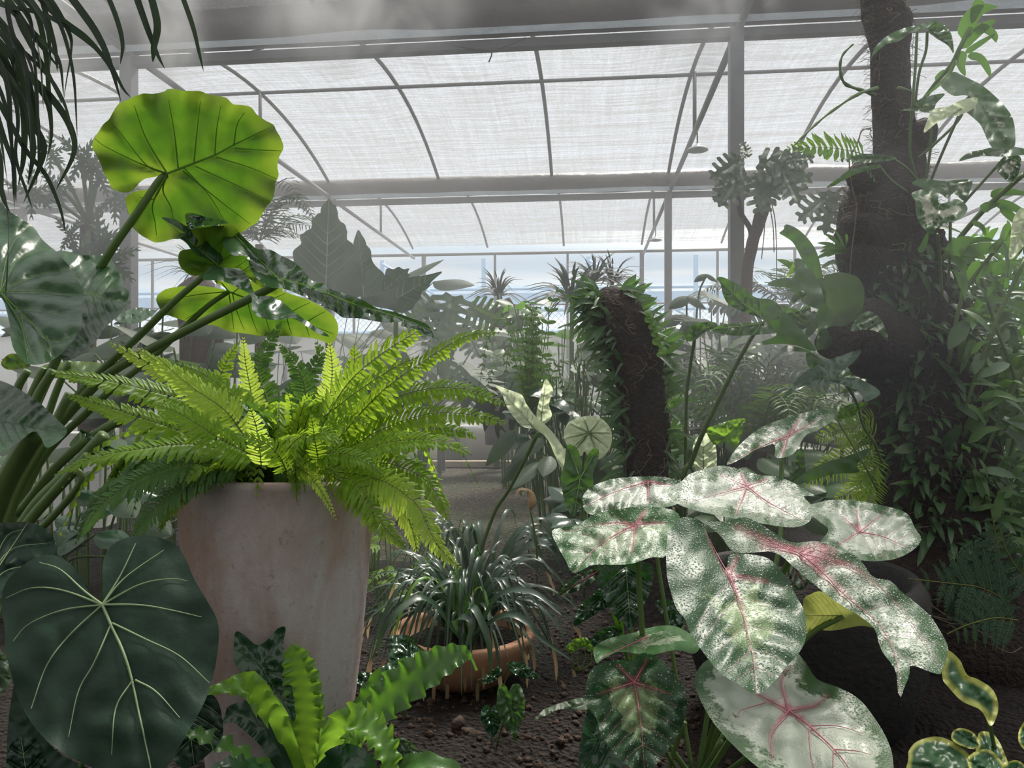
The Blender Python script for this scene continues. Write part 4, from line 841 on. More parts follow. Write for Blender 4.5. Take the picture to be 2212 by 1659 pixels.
for pts, r in [([(1577,1246,1.21),(1600,1300,1.3),(1560,1500,1.5),(1505,1690,1.65)], .0055), ([(1725,1194,1.37),(1690,1240,1.45),(1600,1450,1.55),(1508,1690,1.65)], .006), ([(1820,1330,1.45),(1740,1380,1.48),(1640,1500,1.55),(1520,1690,1.65)], .006), ([(1705,1535,1.31),(1660,1600,1.4),(1540,1690,1.62)], .006), ([(1614,1050,1.63),(1600,1150,1.66),(1560,1350,1.66),(1505,1690,1.65)], .006), ([(1370,1474,1.43),(1400,1560,1.5),(1480,1690,1.64)], .004), ([(1856,1149,1.63),(1800,1250,1.66),(1640,1500,1.66),(1515,1690,1.66)], .006), ([(1400,1040,1.8),(1405,1110,1.8),(1450,1400,1.75),(1500,1690,1.67)], .005), ([(1480,1560,1.58),(1450,1640,1.6),(1440,1700,1.6)], .005), ([(1560,1600,1.55),(1520,1660,1.58),(1500,1700,1.6)], .004)]:
    stalk(C_, pts, r)
# dark alocasias between bowl and caladium
A = empty('alocasia', P(1370, 1480, 1.9), 'dark leathery arrow leaf with a white midrib hanging below the dewy caladium leaf', 'plant')
for o_, tp, out, Y, v in [((1352,1225),(1363,1362),[(1293,1215),(1294,1262),(1310,1302),(1326,1329),(1347,1346),(1363,1364),(1374,1336),(1390,1309),(1407,1269),(1411,1225),(1380,1212),(1330,1212)],1.82,'heart_vein'), ((1308,1285),(1240,1350),[(1239,1352),(1252,1312),(1279,1285),(1298,1270),(1313,1290),(1316,1308),(1290,1325),(1262,1342)],1.86,'fine_vein'),
                          ((1500,1340),(1460,1375),[(1415,1300),(1425,1320),(1440,1345),(1455,1370),(1475,1350),(1470,1310),(1440,1295)],1.85,'fine_vein'), ((1330,1590),(1265,1600),[(1300,1480),(1275,1520),(1258,1580),(1252,1680),(1300,1700),(1350,1690),(1340,1600)],1.55,'fine_vein'), ((1335,1360),(1285,1395),[(1275,1385),(1300,1360),(1335,1350),(1345,1365),(1320,1385),(1290,1400)],1.9,'fine_vein')]:
    leaf(A, out, Y, o_, tp, 'glossy', v, nv=5, vr=1.5 if v == 'heart_vein' else .8, g=(0,-.06))
for p in ([(1352,1225,1.83),(1340,1300,1.88),(1350,1400,1.9),(1370,1480,1.9)], [(1308,1285,1.87),(1330,1340,1.89),(1355,1420,1.9),(1368,1480,1.9)], [(1363,1340,1.85),(1368,1400,1.88),(1372,1480,1.9)]): stalk(A, p, .004, 'bright')
l = empty('strap_seedling', P(1275, 1600, 1.75), 'single grey-green strap leaf lying over the soil left of the spotted leaf', 'plant')
leaf(l, [(1153,1557),(1165,1543),(1178,1531),(1229,1513),(1268,1508),(1272,1532),(1212,1532),(1178,1546)], 1.75, (1270,1520), (1154,1556), 'dull', None, nv=4, g=(0,-.2)); stalk(l, [(1270,1520,1.75),(1280,1560,1.76),(1275,1600,1.76)], .002)
# small round-leaved seedlings
l = empty('seedling', P(1250, 1450, 2.15), 'tiny bright round-leaved seedlings sprouting beside the clay bowl', 'plant')
for x, y in ((1245,1390),(1262,1388),(1235,1400),(1275,1396)):
    leaf(l, [(x-12,y),(x-6,y-10),(x+6,y-10),(x+12,y),(x+4,y+10),(x-6,y+9)], 2.1, (x,y+6), (x,y-8), 'bright', None, nv=0, sp=4); stalk(l, [(x,y+6,2.1),(x+2,y+35,2.13),(1250,1450,2.15)], .001, 'bright')
# white caladiums in the middle
W = empty('white_caladium', P(1060, 1215, 2.9), 'tall folded white caladium leaf with dark green veins beside the fern tips', 'plant')
w1 = leaf(W, [(1069,832),(1105,844),(1128,854),(1138,874),(1159,901),(1186,925),(1209,955),(1226,985),(1224,1005),(1219,1019),(1202,992),(1182,948),(1155,928),(1130,922),(1115,908),(1094,877),(1084,850)], 2.5, (1162,935), (1070,833), 'cal_pale', 'fine_vein', mid=[(1120,885)], nv=6, vr=1.1, g=(.05,-.1), bas=[(1219,1012)], quilt=.02)
stalk(w1, [(1162,935,2.5),(1130,1000,2.6),(1098,1060,2.7),(1067,1110,2.8),(1030,1215,2.9)], .007).location = (0,0,0)
leaf(W, [(1159,901),(1165,864),(1172,836),(1179,819),(1190,832),(1194,844),(1186,874),(1192,898),(1175,916)], 2.55, (1168,914), (1179,820), 'cal_pale', 'fine_vein', nv=4, vr=.9, g=(-.1,0))
W2 = empty('white_caladium', P(1262, 1290, 2.85), 'round glowing cream leaf with green veins just left of the bark stump', 'plant')
w2 = leaf(W2, [(1219,948),(1219,930),(1229,912),(1250,902),(1277,898),(1300,905),(1318,925),(1322,950),(1314,975),(1294,992),(1275,990),(1262,975),(1256,985),(1235,978)], 2.6, (1273,935), (1240,975), 'cal_pale', 'fine_vein', nv=0, vr=1.3, bas=[(1225,945),(1232,915),(1260,902),(1295,908),(1315,935),(1312,965),(1292,985),(1235,968)])
stalk(w2, [(1273,935,2.6),(1268,975,2.62),(1259,1010,2.65),(1262,1290,2.85)], .004).location = (0,0,0)
leaf(W2, [(1500,1010),(1496,970),(1505,945),(1520,935),(1540,945),(1548,980),(1545,1015),(1520,1035)], 2.9, (1520,1015), (1518,937), 'cal_pale', 'fine_vein', nv=4, vr=1)
A2 = empty('alocasia', P(1262, 1240, 2.25), 'bright green upright arrow leaf with white veins under the round cream leaf', 'plant')
a2 = leaf(A2, [(1224,965),(1236,961),(1250,975),(1256,1005),(1258,1018),(1262,1005),(1270,982),(1283,968),(1294,974),(1290,998),(1281,1022),(1281,1045),(1268,1078),(1250,1098),(1241,1116),(1231,1110),(1220,1085),(1213,1050),(1211,1029),(1219,1002)], 2.2, (1253,1033), (1240,1114), 'green', 'heart_vein', nv=3, vr=1.3, bas=[(1230,970),(1288,974)])
stalk(a2, [(1253,1033,2.21),(1258,1100,2.24),(1262,1240,2.25)], .003).location = (0,0,0)
G1 = empty('taro', P(1565, 1200, 2.9), 'small translucent green taro leaf right of the bark stump', 'plant')
l = leaf(G1, [(1526,928),(1550,918),(1573,909),(1609,905),(1603,935),(1590,966),(1566,955),(1542,960)], 2.7, (1565,945), (1540,958), 'bright', 'fine_vein', nv=4, vr=.8, bas=[(1605,908),(1535,930)])
stalk(l, [(1565,945,2.7),(1563,1003,2.75),(1565,1200,2.9)], .003).location = (0,0,0)
# wilted bud stem
bd = empty('faded_flower_bud', P(1152, 1310, 2.75), 'single faded brown flower bud on a thin stem before the gravel path', 'flower')
b = MB(); blob(b, [P(1145,1100,2.5), P(1150,1085,2.5), P(1147,1066,2.5), P(1135,1056,2.5)], [.006,.014,.008,.003], 10, .1, 20, steps=4); b.build('bud', M['strap_dry'], bd)
stalk(bd, [(1145,1100,2.5),(1155,1150,2.52),(1160,1200,2.55),(1160,1310,2.7)], .003, 'petiole', 'stem')
strap(bd, [P(1145,1062,2.5), P(1128,1056,2.49), P(1118,1062,2.48), P(1115,1072,2.48)], .012, 'strap_dry', name='petal', steps=8)
# hosta, lower right
Hs = empty('yellow_edged_hosta', P(2165, 1690, 1.55), 'wavy green hosta with yellow leaf edges in the lower corner beside the dark urn', 'plant')
l = leaf(Hs, [(2042,1405),(2072,1424),(2089,1457),(2112,1467),(2143,1488),(2156,1518),(2153,1548),(2139,1568),(2119,1535),(2079,1515),(2052,1488),(2035,1461)], 1.42, (2138,1562), (2043,1410), 'hosta', None, mid=[(2115,1505)], nv=0, g=(0,-.06), wave=.01)
stalk(l, [(2138,1564,1.42),(2145,1600,1.46),(2165,1690,1.55)], .004).location = (0,0,0)
for out, o_, tp, Y in [([(1958,1690),(1962,1640),(1964,1620),(1984,1600),(2025,1591),(2065,1606),(2096,1634),(2100,1665),(2080,1690),(2020,1720)],(2090,1680),(1965,1650),1.35), ([(2055,1595),(2060,1578),(2080,1573),(2105,1585),(2118,1612),(2098,1618),(2070,1608)],(2112,1610),(2062,1580),1.42), ([(2110,1600),(2120,1580),(2150,1590),(2175,1640),(2185,1690),(2140,1700),(2110,1650)],(2160,1690),(2118,1585),1.4), ([(2090,1640),(2130,1618),(2160,1640),(2190,1690),(2120,1700)],(2170,1695),(2095,1645),1.33), ([(2235,1540),(2205,1570),(2200,1600),(2215,1620),(2240,1620)],(2240,1610),(2205,1570),1.35), ([(2150,1680),(2180,1645),(2210,1650),(2230,1700),(2160,1700)],(2200,1700),(2180,1650),1.3)]:
    leaf(Hs, out, Y, o_, tp, 'hosta', None, nv=0, g=(0,-.12), wave=.006, cup=-.02)
# ------------------------------------------------------------------ bark stump in the middle, set with strap-leaved epiphytes
T1 = empty('bark_stump', P(1400, 1330, 2.9), 'slanting dark bark stump with small green leaves sprouting down both sides', 'tree stump')
b = MB()
c1, r1 = blob(b, [P(1402,1345,2.9), P(1400,1200,2.9), P(1398,1060,2.9), P(1395,950,2.9), P(1388,850,2.9), P(1368,760,2.9), P(1342,700,2.9), P(1324,662,2.9), P(1310,636,2.9), P(1303,622,2.9)], [.12,.105,.088,.090,.094,.106,.106,.092,.056,.012], 36, .10, 10, 3)
b.build('trunk', M['bark'], T1)
roots(T1, c1, r1, 46, 1.5, 4)
q = random.Random(21)
EP = empty('strap_epiphyte', c1[40].copy(), 'strap-leaved climbing epiphyte covering the sides of the slanting bark stump', 'plant')
EP.location = c1[40] + Vector((0, .0, 0))
m_ = len(c1); cnt = 0
for i in range(112):
    k = int(q.uniform(.30, .96) * (m_ - 1)); side = -1 if q.random() < .6 else 1
    a = (math.pi if side < 0 else 0) + side * q.uniform(-.35, 1.0) * (1 if side < 0 else 1)
    a = math.pi + q.uniform(-.2, .9) if side < 0 else -q.uniform(-.2, .8)
    d = Vector((math.cos(a), math.sin(a), 0)); p = c1[k] + d * r1[k] * .92; L = q.uniform(.08, .13)
    up = Vector((0, 0, 1)); dirv = d * q.uniform(.5, 1.0) + up * (q.uniform(-.5, .9) if side < 0 else q.uniform(.2, 1.2))
    small_leaf(EP, p, dirv, (0, -1, .4) if q.random() < .6 else up, L, 'epi' if side > 0 else 'epi_slim')
    if i > 96: break
tb = MB()
for i in range(330):
    k = int(q.uniform(.22, .95) * (m_ - 1)); side = -1 if q.random() < .62 else 1
    a = math.pi + q.uniform(-.9, 1.0) if side < 0 else -q.uniform(-.9, .9)
    d = Vector((math.cos(a), math.sin(a), 0)); p = c1[k] + d * r1[k] * .9; L = q.uniform(.05, .11)
    dirv = (d * q.uniform(.4, 1.0) + Vector((0, q.uniform(-.3, .3), q.uniform(-.7, .9)))).normalized()
    strap_mesh(tb, [p, p + dirv * L * .5 + Vector((0, 0, .01)), p + dirv * L * 1.15 - Vector((0, 0, L * .1))], L * .17, nrm=(0, -1, .5), steps=6)
o_ = tb.build('small_leaves', M['epi_dark'], EP); o_['kind'] = 'stuff'
for pts in [[(1285,760),(1262,785),(1270,830),(1258,860)], [(1270,690),(1240,700),(1235,720)], [(1440,870),(1450,900),(1425,930),(1440,980)], [(1300,900),(1280,940),(1290,980)]]:
    b = MB(); b.tube(curve3([P(x, y, 2.85) for x, y in pts]), .0016, 5); b.build('root', M['root'], T1)
# coin-shaped leaflets
CV = empty('button_vine', P(1405, 720, 2.82), 'chain of pale round button leaves climbing the right edge of the bark stump', 'plant')
for i, (x, y) in enumerate([(1402,690),(1412,698),(1408,706),(1420,712),(1414,722),(1424,728),(1418,738),(1428,745),(1404,684),(1432,757),(1399,676),(1426,766)]):
    s_ = 8 if i % 3 else 10
    leaf(CV, [(x-s_,y),(x-s_*.6,y-s_*.7),(x+s_*.6,y-s_*.7),(x+s_,y),(x+s_*.6,y+s_*.7),(x-s_*.6,y+s_*.7)], 2.78, (x,y+s_*.5), (x,y-s_*.6), 'bright', None, nv=0, sp=4, quilt=0, nz=0, cup=.01)
# ------------------------------------------------------------------ big mossy trunk, right
T2 = empty('mossy_tree_trunk', P(2010, 1400, 2.55), 'massive dark fibrous tree trunk with burls rising up the right side', 'tree trunk')
b = MB()
TP = [(2050,1450,2.5,.30),(2040,1300,2.5,.27),(2030,1180,2.52,.20),(2022,1050,2.55,.185),(2000,900,2.6,.185),(1985,760,2.62,.19),(1960,640,2.65,.175),(1930,545,2.67,.178),(1915,480,2.68,.165),(1922,410,2.70,.135),(1942,350,2.72,.092),(1932,290,2.73,.074),(1926,200,2.75,.066),(1922,120,2.77,.068),(1917,60,2.78,.082),(1906,0,2.8,.070),(1890,-80,2.82,.075)]
c2, r2 = blob(b, [P(x, y, Y) for x, y, Y, _ in TP], [q_[3] for q_ in TP], 56, .11, 7, 9, steps=8)
b.build('trunk', M['bark'], T2)
for pts, rr_, nm in (([(1890,400,2.66),(1868,372,2.62),(1862,350,2.6)], [.06,.07,.03], 'burl'), ([(1880,520,2.6),(1850,500,2.54),(1835,470,2.5)], [.10,.075,.03], 'burl'), ([(1930,745,2.55),(1850,725,2.42),(1795,745,2.33)], [.13,.11,.05], 'burl'), ([(1985,305,2.7),(1995,280,2.66),(1992,262,2.64)], [.06,.045,.02], 'burl'), ([(1905,600,2.6),(1860,560,2.52),(1830,545,2.5)], [.1,.06,.02], 'burl')):
    b = MB(); blob(b, [P(*p) for p in pts], rr_, 26, .16, 11, 2, steps=6); b.build(nm, M['bark'], T2)
roots(T2, c2, r2, 60, 1.1, 8, r=.0013)
for pts in [[(1880,278,2.55),(1862,282,2.5),(1852,310,2.48),(1835,345,2.47),(1840,400,2.46),(1850,450,2.46),(1840,540,2.46),(1835,600,2.45)], [(1890,205,2.6),(1860,195,2.55),(1825,180,2.5),(1815,150,2.48),(1820,120,2.47),(1843,95,2.46)], [(1895,190,2.6),(1850,205,2.5),(1790,245,2.45),(1750,280,2.42),(1712,318,2.4)], [(1940,190,2.58),(1970,200,2.6),(1990,240,2.62)], [(1820,600,2.4),(1800,640,2.38),(1812,700,2.38)]]:
    b = MB(); r0 = .0028 if pts[0][0] == 1880 else .0065; b.tube(curve3([P(*p) for p in pts], 6), [r0 * (1 - .5 * i / (6 * (len(pts) - 1))) * (1 + .25 * math.sin(i * 1.3)) for i in range(6 * (len(pts) - 1) + 1)], 7); b.build('aerial_root', M['root' if r0 < .005 else 'petiole'], T2)
q = random.Random(33)
fz = MB()
for i in range(900):
    k = q.randrange(2, len(c2) - 2); a = q.choice((math.pi, 0)) + q.uniform(-.7, .7); d = Vector((math.cos(a), math.sin(a), 0)); p = c2[k] + d * r2[k] * .98
    L = q.uniform(.012, .04); e1_ = p + (d + Vector((q.uniform(-.6, .6), q.uniform(-.4, .2), q.uniform(-.9, .6)))) * L; fz.tube([p, (p + e1_) / 2 + Vector((0, 0, .004)), e1_], .0009, 3, False)
o_ = fz.build('root_fuzz', M['root'], T2); o_['kind'] = 'stuff'
PY = empty('creeping_epiphyte', c2[30].copy(), 'dense coat of small pointed leaves creeping over the lower half of the mossy trunk', 'plant')
def on_trunk(y, a, off=.97):
    k = min(range(len(c2)), key=lambda i: abs(c2[i].z - P(0, y, c2[i].y).z)); d = Vector((math.cos(a), math.sin(a), 0)); return c2[k] + d * r2[k] * off, d
for i in range(100):
    y = q.uniform(575, 1120); a = -q.uniform(.0, 2.6) * (1 if q.random() < .85 else 1.15)
    p, d = on_trunk(y, a); dirv = d * q.uniform(.35, .9) + Vector((q.uniform(-.5, .5), 0, q.uniform(-.5, 1.0)))
    small_leaf(PY, p, dirv, (0, -1, .5), q.uniform(.07, .12), 'epi_dark' if q.random() < .75 else 'epi')
tb = MB()
for i in range(650):
    y = q.uniform(560, 1150); a = -q.uniform(-.6, 2.5) if q.random() < .8 else -q.uniform(1.9, 3.6); p, d = on_trunk(y, a)
    if a > -1.2: p += d * q.uniform(0, .10)
    L = q.uniform(.045, .10); dirv = (d * q.uniform(.4, 1) + Vector((q.uniform(-.4, .4), q.uniform(-.3, .1), q.uniform(-.6, .9)))).normalized()
    strap_mesh(tb, [p, p + dirv * L * .5 + Vector((0, 0, .008)), p + dirv * L - Vector((0, 0, L * .15))], L * .26, nrm=(0, -1, .5), steps=6)
o_ = tb.build('small_leaves', M['epi_dark'], PY); o_['kind'] = 'stuff'
CR = empty('climbing_shrub', P(2200, 1330, 2.5), 'loose climbing shrub of narrow pale green leaves filling the space right of the mossy trunk', 'plant')
for pts in [[(2130,1180,2.45),(2180,1000,2.4),(2200,850,2.38),(2150,700,2.36),(2120,600,2.35)], [(2120,1000,2.4),(2170,880,2.35),(2230,760,2.3)], [(2080,900,2.4),(2140,720,2.3),(2215,560,2.25)], [(2050,780,2.4),(2080,640,2.35),(2150,540,2.3),(2230,450,2.3)]]:
    stalk(CR, pts, .006, name='stem')
n_ = 0
for i in range(98):
    x = q.uniform(2050, 2230); y = q.uniform(500, 1150)
    if x < 2050 + (y - 560) * .12: continue
    p = P(x, y, q.uniform(2.25, 2.6)); dirv = Vector((q.uniform(-.3, 1), q.uniform(-.6, .3), q.uniform(-.4, .9)))
    small_leaf(CR, p, dirv, (0, -.8, .7), q.uniform(.08, .16), 'epi' if q.random() < .75 else 'epi_dark')
tb = MB()
for i in range(420):
    x = q.uniform(2060, 2240); y = q.uniform(520, 1240)
    p = P(x, y, q.uniform(2.3, 2.9)); L = q.uniform(.06, .13); dirv = Vector((q.uniform(-.6, 1), q.uniform(-.6, .3), q.uniform(-.5, .9))).normalized()
    strap_mesh(tb, [p, p + dirv * L * .5 + Vector((0, 0, .008)), p + dirv * L - Vector((0, 0, L * .15))], L * .24, nrm=(0, -1, .5), steps=6)
o_ = tb.build('small_leaves', M['epi'], CR); o_['kind'] = 'stuff'
# staghorn fern on the trunk
SG = empty('staghorn_fern', P(1800, 740, 2.32), 'big staghorn fern with antler fronds and a round shield frond mounted on the mossy trunk', 'fern')
kw = dict(nv=0, quilt=0, nz=.012, wave=.012, sp=9)
leaf(SG, [(1683,503),(1693,496),(1698,484),(1730,500),(1762,540),(1778,600),(1785,655),(1768,655),(1755,600),(1735,565),(1715,527),(1697,512)], 2.3, (1778,650), None, 'green', None, g=(0,-.05), name='antler_frond', **kw)
leaf(SG, [(1716,560),(1737,563),(1740,579),(1753,581),(1766,608),(1779,640),(1773,668),(1734,653),(1718,632),(1697,628),(1710,623),(1657,616),(1681,602),(1716,597)], 2.25, (1775,660), None, 'epi_dark', None, name='antler_frond', **kw)
leaf(SG, [(1677,560),(1713,565),(1718,586),(1696,600),(1706,584),(1694,572)], 2.38, (1715,585), None, 'bright', None, name='antler_frond', **kw)
leaf(SG, [(1779,600),(1793,592),(1814,588),(1835,592),(1854,600),(1867,626),(1864,666),(1851,693),(1824,719),(1798,746),(1771,753),(1766,708),(1771,653)], 2.33, (1795,745), None, 'dull', None, g=(0,0), cup=-.05, name='shield_frond', **kw)
leaf(SG, [(1647,690),(1681,690),(1690,661),(1700,677),(1718,698),(1740,724),(1763,759),(1718,746),(1678,743),(1624,746),(1668,730),(1678,719),(1665,703)], 2.15, (1760,757), None, 'green', None, name='antler_frond', **kw)
for out, mt in [([(1742,730),(1740,714),(1747,690),(1758,671),(1771,690),(1768,705),(1755,722)], 'dull'), ([(1779,650),(1790,666),(1799,676),(1795,700),(1779,710),(1766,700),(1763,680)], 'green'), ([(1764,756),(1766,725),(1779,703),(1791,719),(1789,740),(1776,754)], 'green'), ([(1655,795),(1668,776),(1686,754),(1705,746),(1755,760),(1700,760),(1675,775),(1662,788)], 'dull'), ([(1742,760),(1745,790),(1765,795),(1784,787),(1765,768)], 'green'), ([(1718,632),(1734,628),(1745,640),(1722,650),(1702,668),(1708,650)], 'dull')]:
    leaf(SG, out, 2.2, out[0], None, mt, None, name='frond', **kw)
BLp = empty('philodendron', P(1850, 870, 2.35), 'dark drooping philodendron leaf reaching left below the staghorn fern', 'plant')
leaf(BLp, [(1689,862),(1713,831),(1734,807),(1771,785),(1811,770),(1859,756),(1846,780),(1812,812),(1851,817),(1880,830),(1902,850),(1870,868),(1861,852),(1835,836),(1803,828),(1779,836),(1745,833),(1718,846)], 2.15, (1815,822), (1690,861), 'glossy', 'fine_vein', mid=[(1760,815)], nv=5, g=(0,-.1), vr=1.2)
stalk(BLp, [(1830,833,2.16),(1850,870,2.2),(1865,920,2.25),(1890,960,2.3),(1905,1000,2.36)], .004)
l = leaf(BLp, [(1808,905),(1815,885),(1840,872),(1875,870),(1860,885),(1845,898),(1825,905)], 2.2, (1808,906), (1875,871), 'bright', None, nv=4)
stalk(BLp, [(1808,906,2.2),(1840,960,2.2),(1870,1010,2.2),(1895,1060,2.25)], .0025)
leaf(BLp, [(1838,715),(1848,690),(1875,672),(1900,685),(1912,710),(1918,735),(1890,715),(1860,712)], 2.2, (1850,700), (1917,733), 'green', None, nv=4, g=(0,-.2))
for o_, tp, out in [((1880,1020),(1750,1045),[(1705,1052),(1740,1020),(1780,1000),(1830,985),(1880,968),(1870,985),(1850,1005),(1855,1020),(1800,1025),(1750,1040)]), ((1730,1100),(1740,960),[(1703,1030),(1715,1000),(1730,965),(1737,985),(1740,1010),(1735,1035),(1715,1045)])]:
    leaf(BLp, out, 2.25, o_, tp, 'green', None, nv=4)
# long-stalked alocasia left of the staghorn
AL = empty('alocasia', P(1465, 1290, 3.1), 'lobed alocasia with yellow veins on a long slanting stalk between stump and staghorn', 'plant')
leaf(AL, [(1548,602),(1559,598),(1586,610),(1607,621),(1631,642),(1665,647),(1686,663),(1681,685),(1655,692),(1639,686),(1607,674),(1575,658),(1562,637),(1556,613)], 2.3, (1648,688), (1550,603), 'green', 'heart_vein', mid=[(1605,655)], nv=4, vr=1.5)
leaf(AL, [(1533,713),(1572,700),(1610,698),(1649,696),(1676,704),(1680,718),(1639,723),(1586,725),(1554,720)], 2.3, (1650,698), (1535,712), 'green', 'heart_vein', mid=[(1590,706)], nv=3, vr=1.2)
leaf(AL, [(1650,690),(1668,668),(1690,660),(1725,668),(1750,660),(1748,690),(1735,712),(1700,706),(1670,700)], 2.42, (1650,692), (1748,665), 'green', 'heart_vein', nv=3, vr=1)
stalk(AL, [(1648,695,2.3),(1620,735,2.4),(1586,796,2.5),(1548,873,2.6),(1514,945,2.7),(1493,1000,2.8),(1475,1045,2.85),(1465,1290,3.1)], .006, r2=.011)
AL2 = empty('alocasia', P(1478, 1280, 3.2), 'small folded alocasia leaf on an upright stalk just right of the bark stump', 'plant')
l = leaf(AL2, [(1477,730),(1482,714),(1506,698),(1543,696),(1547,708),(1519,720),(1506,732),(1490,738)], 2.6, (1502,722), (1544,700), 'green', 'heart_vein', nv=3, vr=1)
stalk(l, [(1502,722,2.6),(1490,800,2.7),(1482,900,2.8),(1478,1280,3.2)], .006).location = (0,0,0)
# ------------------------------------------------------------------ fern fronds by the trunk
LF = empty('ladder_fern', P(1880, 330, 2.5), 'light green ladder-like fern frond jutting left from the upper trunk', 'fern')
frond(LF, [P(1875,335,2.5), P(1826,324,2.42), P(1776,318,2.38), P(1696,322,2.33)], .055, 15, 'bright', (0,-1,.2), pw=.34, droop=.05, ang=20, taper=2.2)
frond(LF, [P(1895,395,2.45), P(1860,350,2.4), P(1835,345,2.38), P(1800,350,2.36)], .02, 10, 'green', (0,-.8,.6), pw=.4)
FF = empty('wood_fern', P(1900, 1060, 2.5), 'bright lacy fern fronds glowing low on the left of the mossy trunk', 'fern')
for pts, L_, mt in [([(1900,940),(1860,925),(1810,930),(1760,950)], .045, 'fern'), ([(1900,980),(1850,985),(1790,1010),(1735,1050)], .05, 'fern'), ([(1895,900),(1870,905),(1840,930),(1830,960)], .04, 'fern'), ([(1900,1000),(1870,1030),(1840,1060),(1800,1080)], .045, 'fern_new'), ([(1890,1010),(1880,1050),(1875,1080),(1865,1110)], .045, 'fern'), ([(1880,960),(1880,1000),(1860,1040),(1850,1080)], .05, 'fern'), ([(1900,950),(1870,960),(1820,985),(1770,1000)], .045, 'fern')]:
    frond(FF, [P(x, y, 2.4) for x, y in pts], L_, 20, mt, (0,-1,.3), pw=.16, droop=.1, crowd=.4, taper=2.5)
DF = empty('bracken_fern', P(2100, 1330, 2.1), 'dull feathery bracken fronds in shade below the mossy trunk, above the hosta', 'fern')
def lacy(par, pts, L, n, mt, Y, sub=.3, nrm=(0,-1,.4)):
    ax = curve3([P(x, y, Y) for x, y in pts], 8); m_ = len(ax)
    b0 = MB(); b0.tube(ax, .0018, 4, False); b0.build('stem', M['rachis'], par)
    for i in range(n):
        k = int((i + 1) / (n + 1) * (m_ - 2)); t = (ax[k + 1] - ax[k]).normalized(); sd = t.cross(Vector(nrm)).normalized(); l = L * (1 - (i / n) ** 1.5 * .8)
        for sg in (-1, 1):
            d = (sd * sg + t * .45).normalized(); frond(par, [ax[k], ax[k] + d * l * .5, ax[k] + d * l + Vector((0, 0, -.01))], l * .15, 12, mt, nrm, pw=.30, rr=.0008, name='pinna', droop=.1, ang=20)
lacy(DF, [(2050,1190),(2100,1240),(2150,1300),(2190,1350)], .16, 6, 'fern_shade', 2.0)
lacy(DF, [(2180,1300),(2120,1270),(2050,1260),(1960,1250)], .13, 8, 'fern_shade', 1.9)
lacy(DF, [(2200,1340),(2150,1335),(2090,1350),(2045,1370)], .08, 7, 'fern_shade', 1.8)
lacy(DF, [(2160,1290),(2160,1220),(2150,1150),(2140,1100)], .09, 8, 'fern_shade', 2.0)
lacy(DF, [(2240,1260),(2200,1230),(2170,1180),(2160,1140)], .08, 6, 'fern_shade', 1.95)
# dark urn under the big caladium leaf
UR_ = empty('dark_urn', Vector((.80, 2.02, 0)), 'very dark round stone planter in deep shade under the caladium leaves', 'planter')
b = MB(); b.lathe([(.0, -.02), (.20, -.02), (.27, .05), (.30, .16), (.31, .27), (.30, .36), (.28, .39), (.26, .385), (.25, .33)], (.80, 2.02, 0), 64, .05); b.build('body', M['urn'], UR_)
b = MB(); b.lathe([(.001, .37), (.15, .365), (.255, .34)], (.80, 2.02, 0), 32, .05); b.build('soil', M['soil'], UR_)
# ------------------------------------------------------------------ variegated climber and orchid, upper right
V = empty('variegated_climber', P(2000, 430, 2.55), 'cream and green variegated climber with long stalks on the upper mossy trunk', 'plant')
vk = dict(g=(0,-.12), vmat=None, quilt=.014)
for out, o_, tp, Y, mt in [([(1881,130),(1891,101),(1922,74),(1959,59),(1990,52),(2025,42),(1996,64),(1966,71),(1942,89),(1915,96),(1888,118)],(1985,60),(1882,129),2.4,'varieg'),
    ([(2003,64),(2023,46),(2047,61),(2057,81),(2060,115),(2047,98),(2020,81)],(2003,62),(2059,113),2.4,'green'),
    ([(2030,182),(2043,169),(2060,155),(2077,162),(2104,175),(2124,186),(2158,216),(2185,250),(2193,287),(2188,321),(2148,321),(2134,304),(2118,270),(2097,250),(2084,236),(2100,213),(2084,206),(2057,206)],(2095,200),(2175,320),2.35,'varieg'),
    ([(1996,287),(2003,260),(2016,236),(2050,229),(2077,216),(2111,211),(2104,233),(2080,246),(2050,253),(2023,266)],(2077,235),(1997,285),2.3,'cal_pale'),
    ([(1942,238),(1969,233),(1989,213),(2040,202),(2023,223),(2013,243),(1982,240)],(2000,235),(1943,238),2.42,'varieg'),
    ([(2072,348),(2090,331),(2117,324),(2168,315),(2212,321),(2240,330),(2175,338),(2117,338)],(2172,325),(2073,347),2.3,'varieg'),
    ([(2175,337),(2202,337),(2205,358),(2188,395),(2161,378),(2151,358)],(2175,338),(2188,394),2.3,'varieg'),
    ([(1977,435),(1969,418),(1996,408),(2023,408),(2030,439),(2067,430),(2090,449),(2074,472),(2030,486),(2013,506),(1989,486),(1979,462)],(2030,440),(2012,505),2.2,'varieg'),
    ([(1969,395),(1996,385),(2036,391),(2097,388),(2094,415),(2084,435),(2060,418),(2047,429),(2030,418),(1990,405)],(2036,395),(2084,434),2.35,'varieg'),
    ([(2212,450),(2190,470),(2182,520),(2180,560),(2200,545),(2230,500)],(2225,460),(2181,558),2.2,'cal_pale'),
    ([(1836,340),(1870,332),(1930,338),(1925,346),(1870,352),(1845,348)],(1928,342),(1837,341),2.35,'green'), ([(1785,405),(1810,385),(1840,365),(1895,356),(1900,362),(1860,372),(1825,388),(1800,402)],(1898,358),(1786,405),2.3,'green')]:
    leaf(V, out, Y, o_, tp, mt, nv=5, **vk)
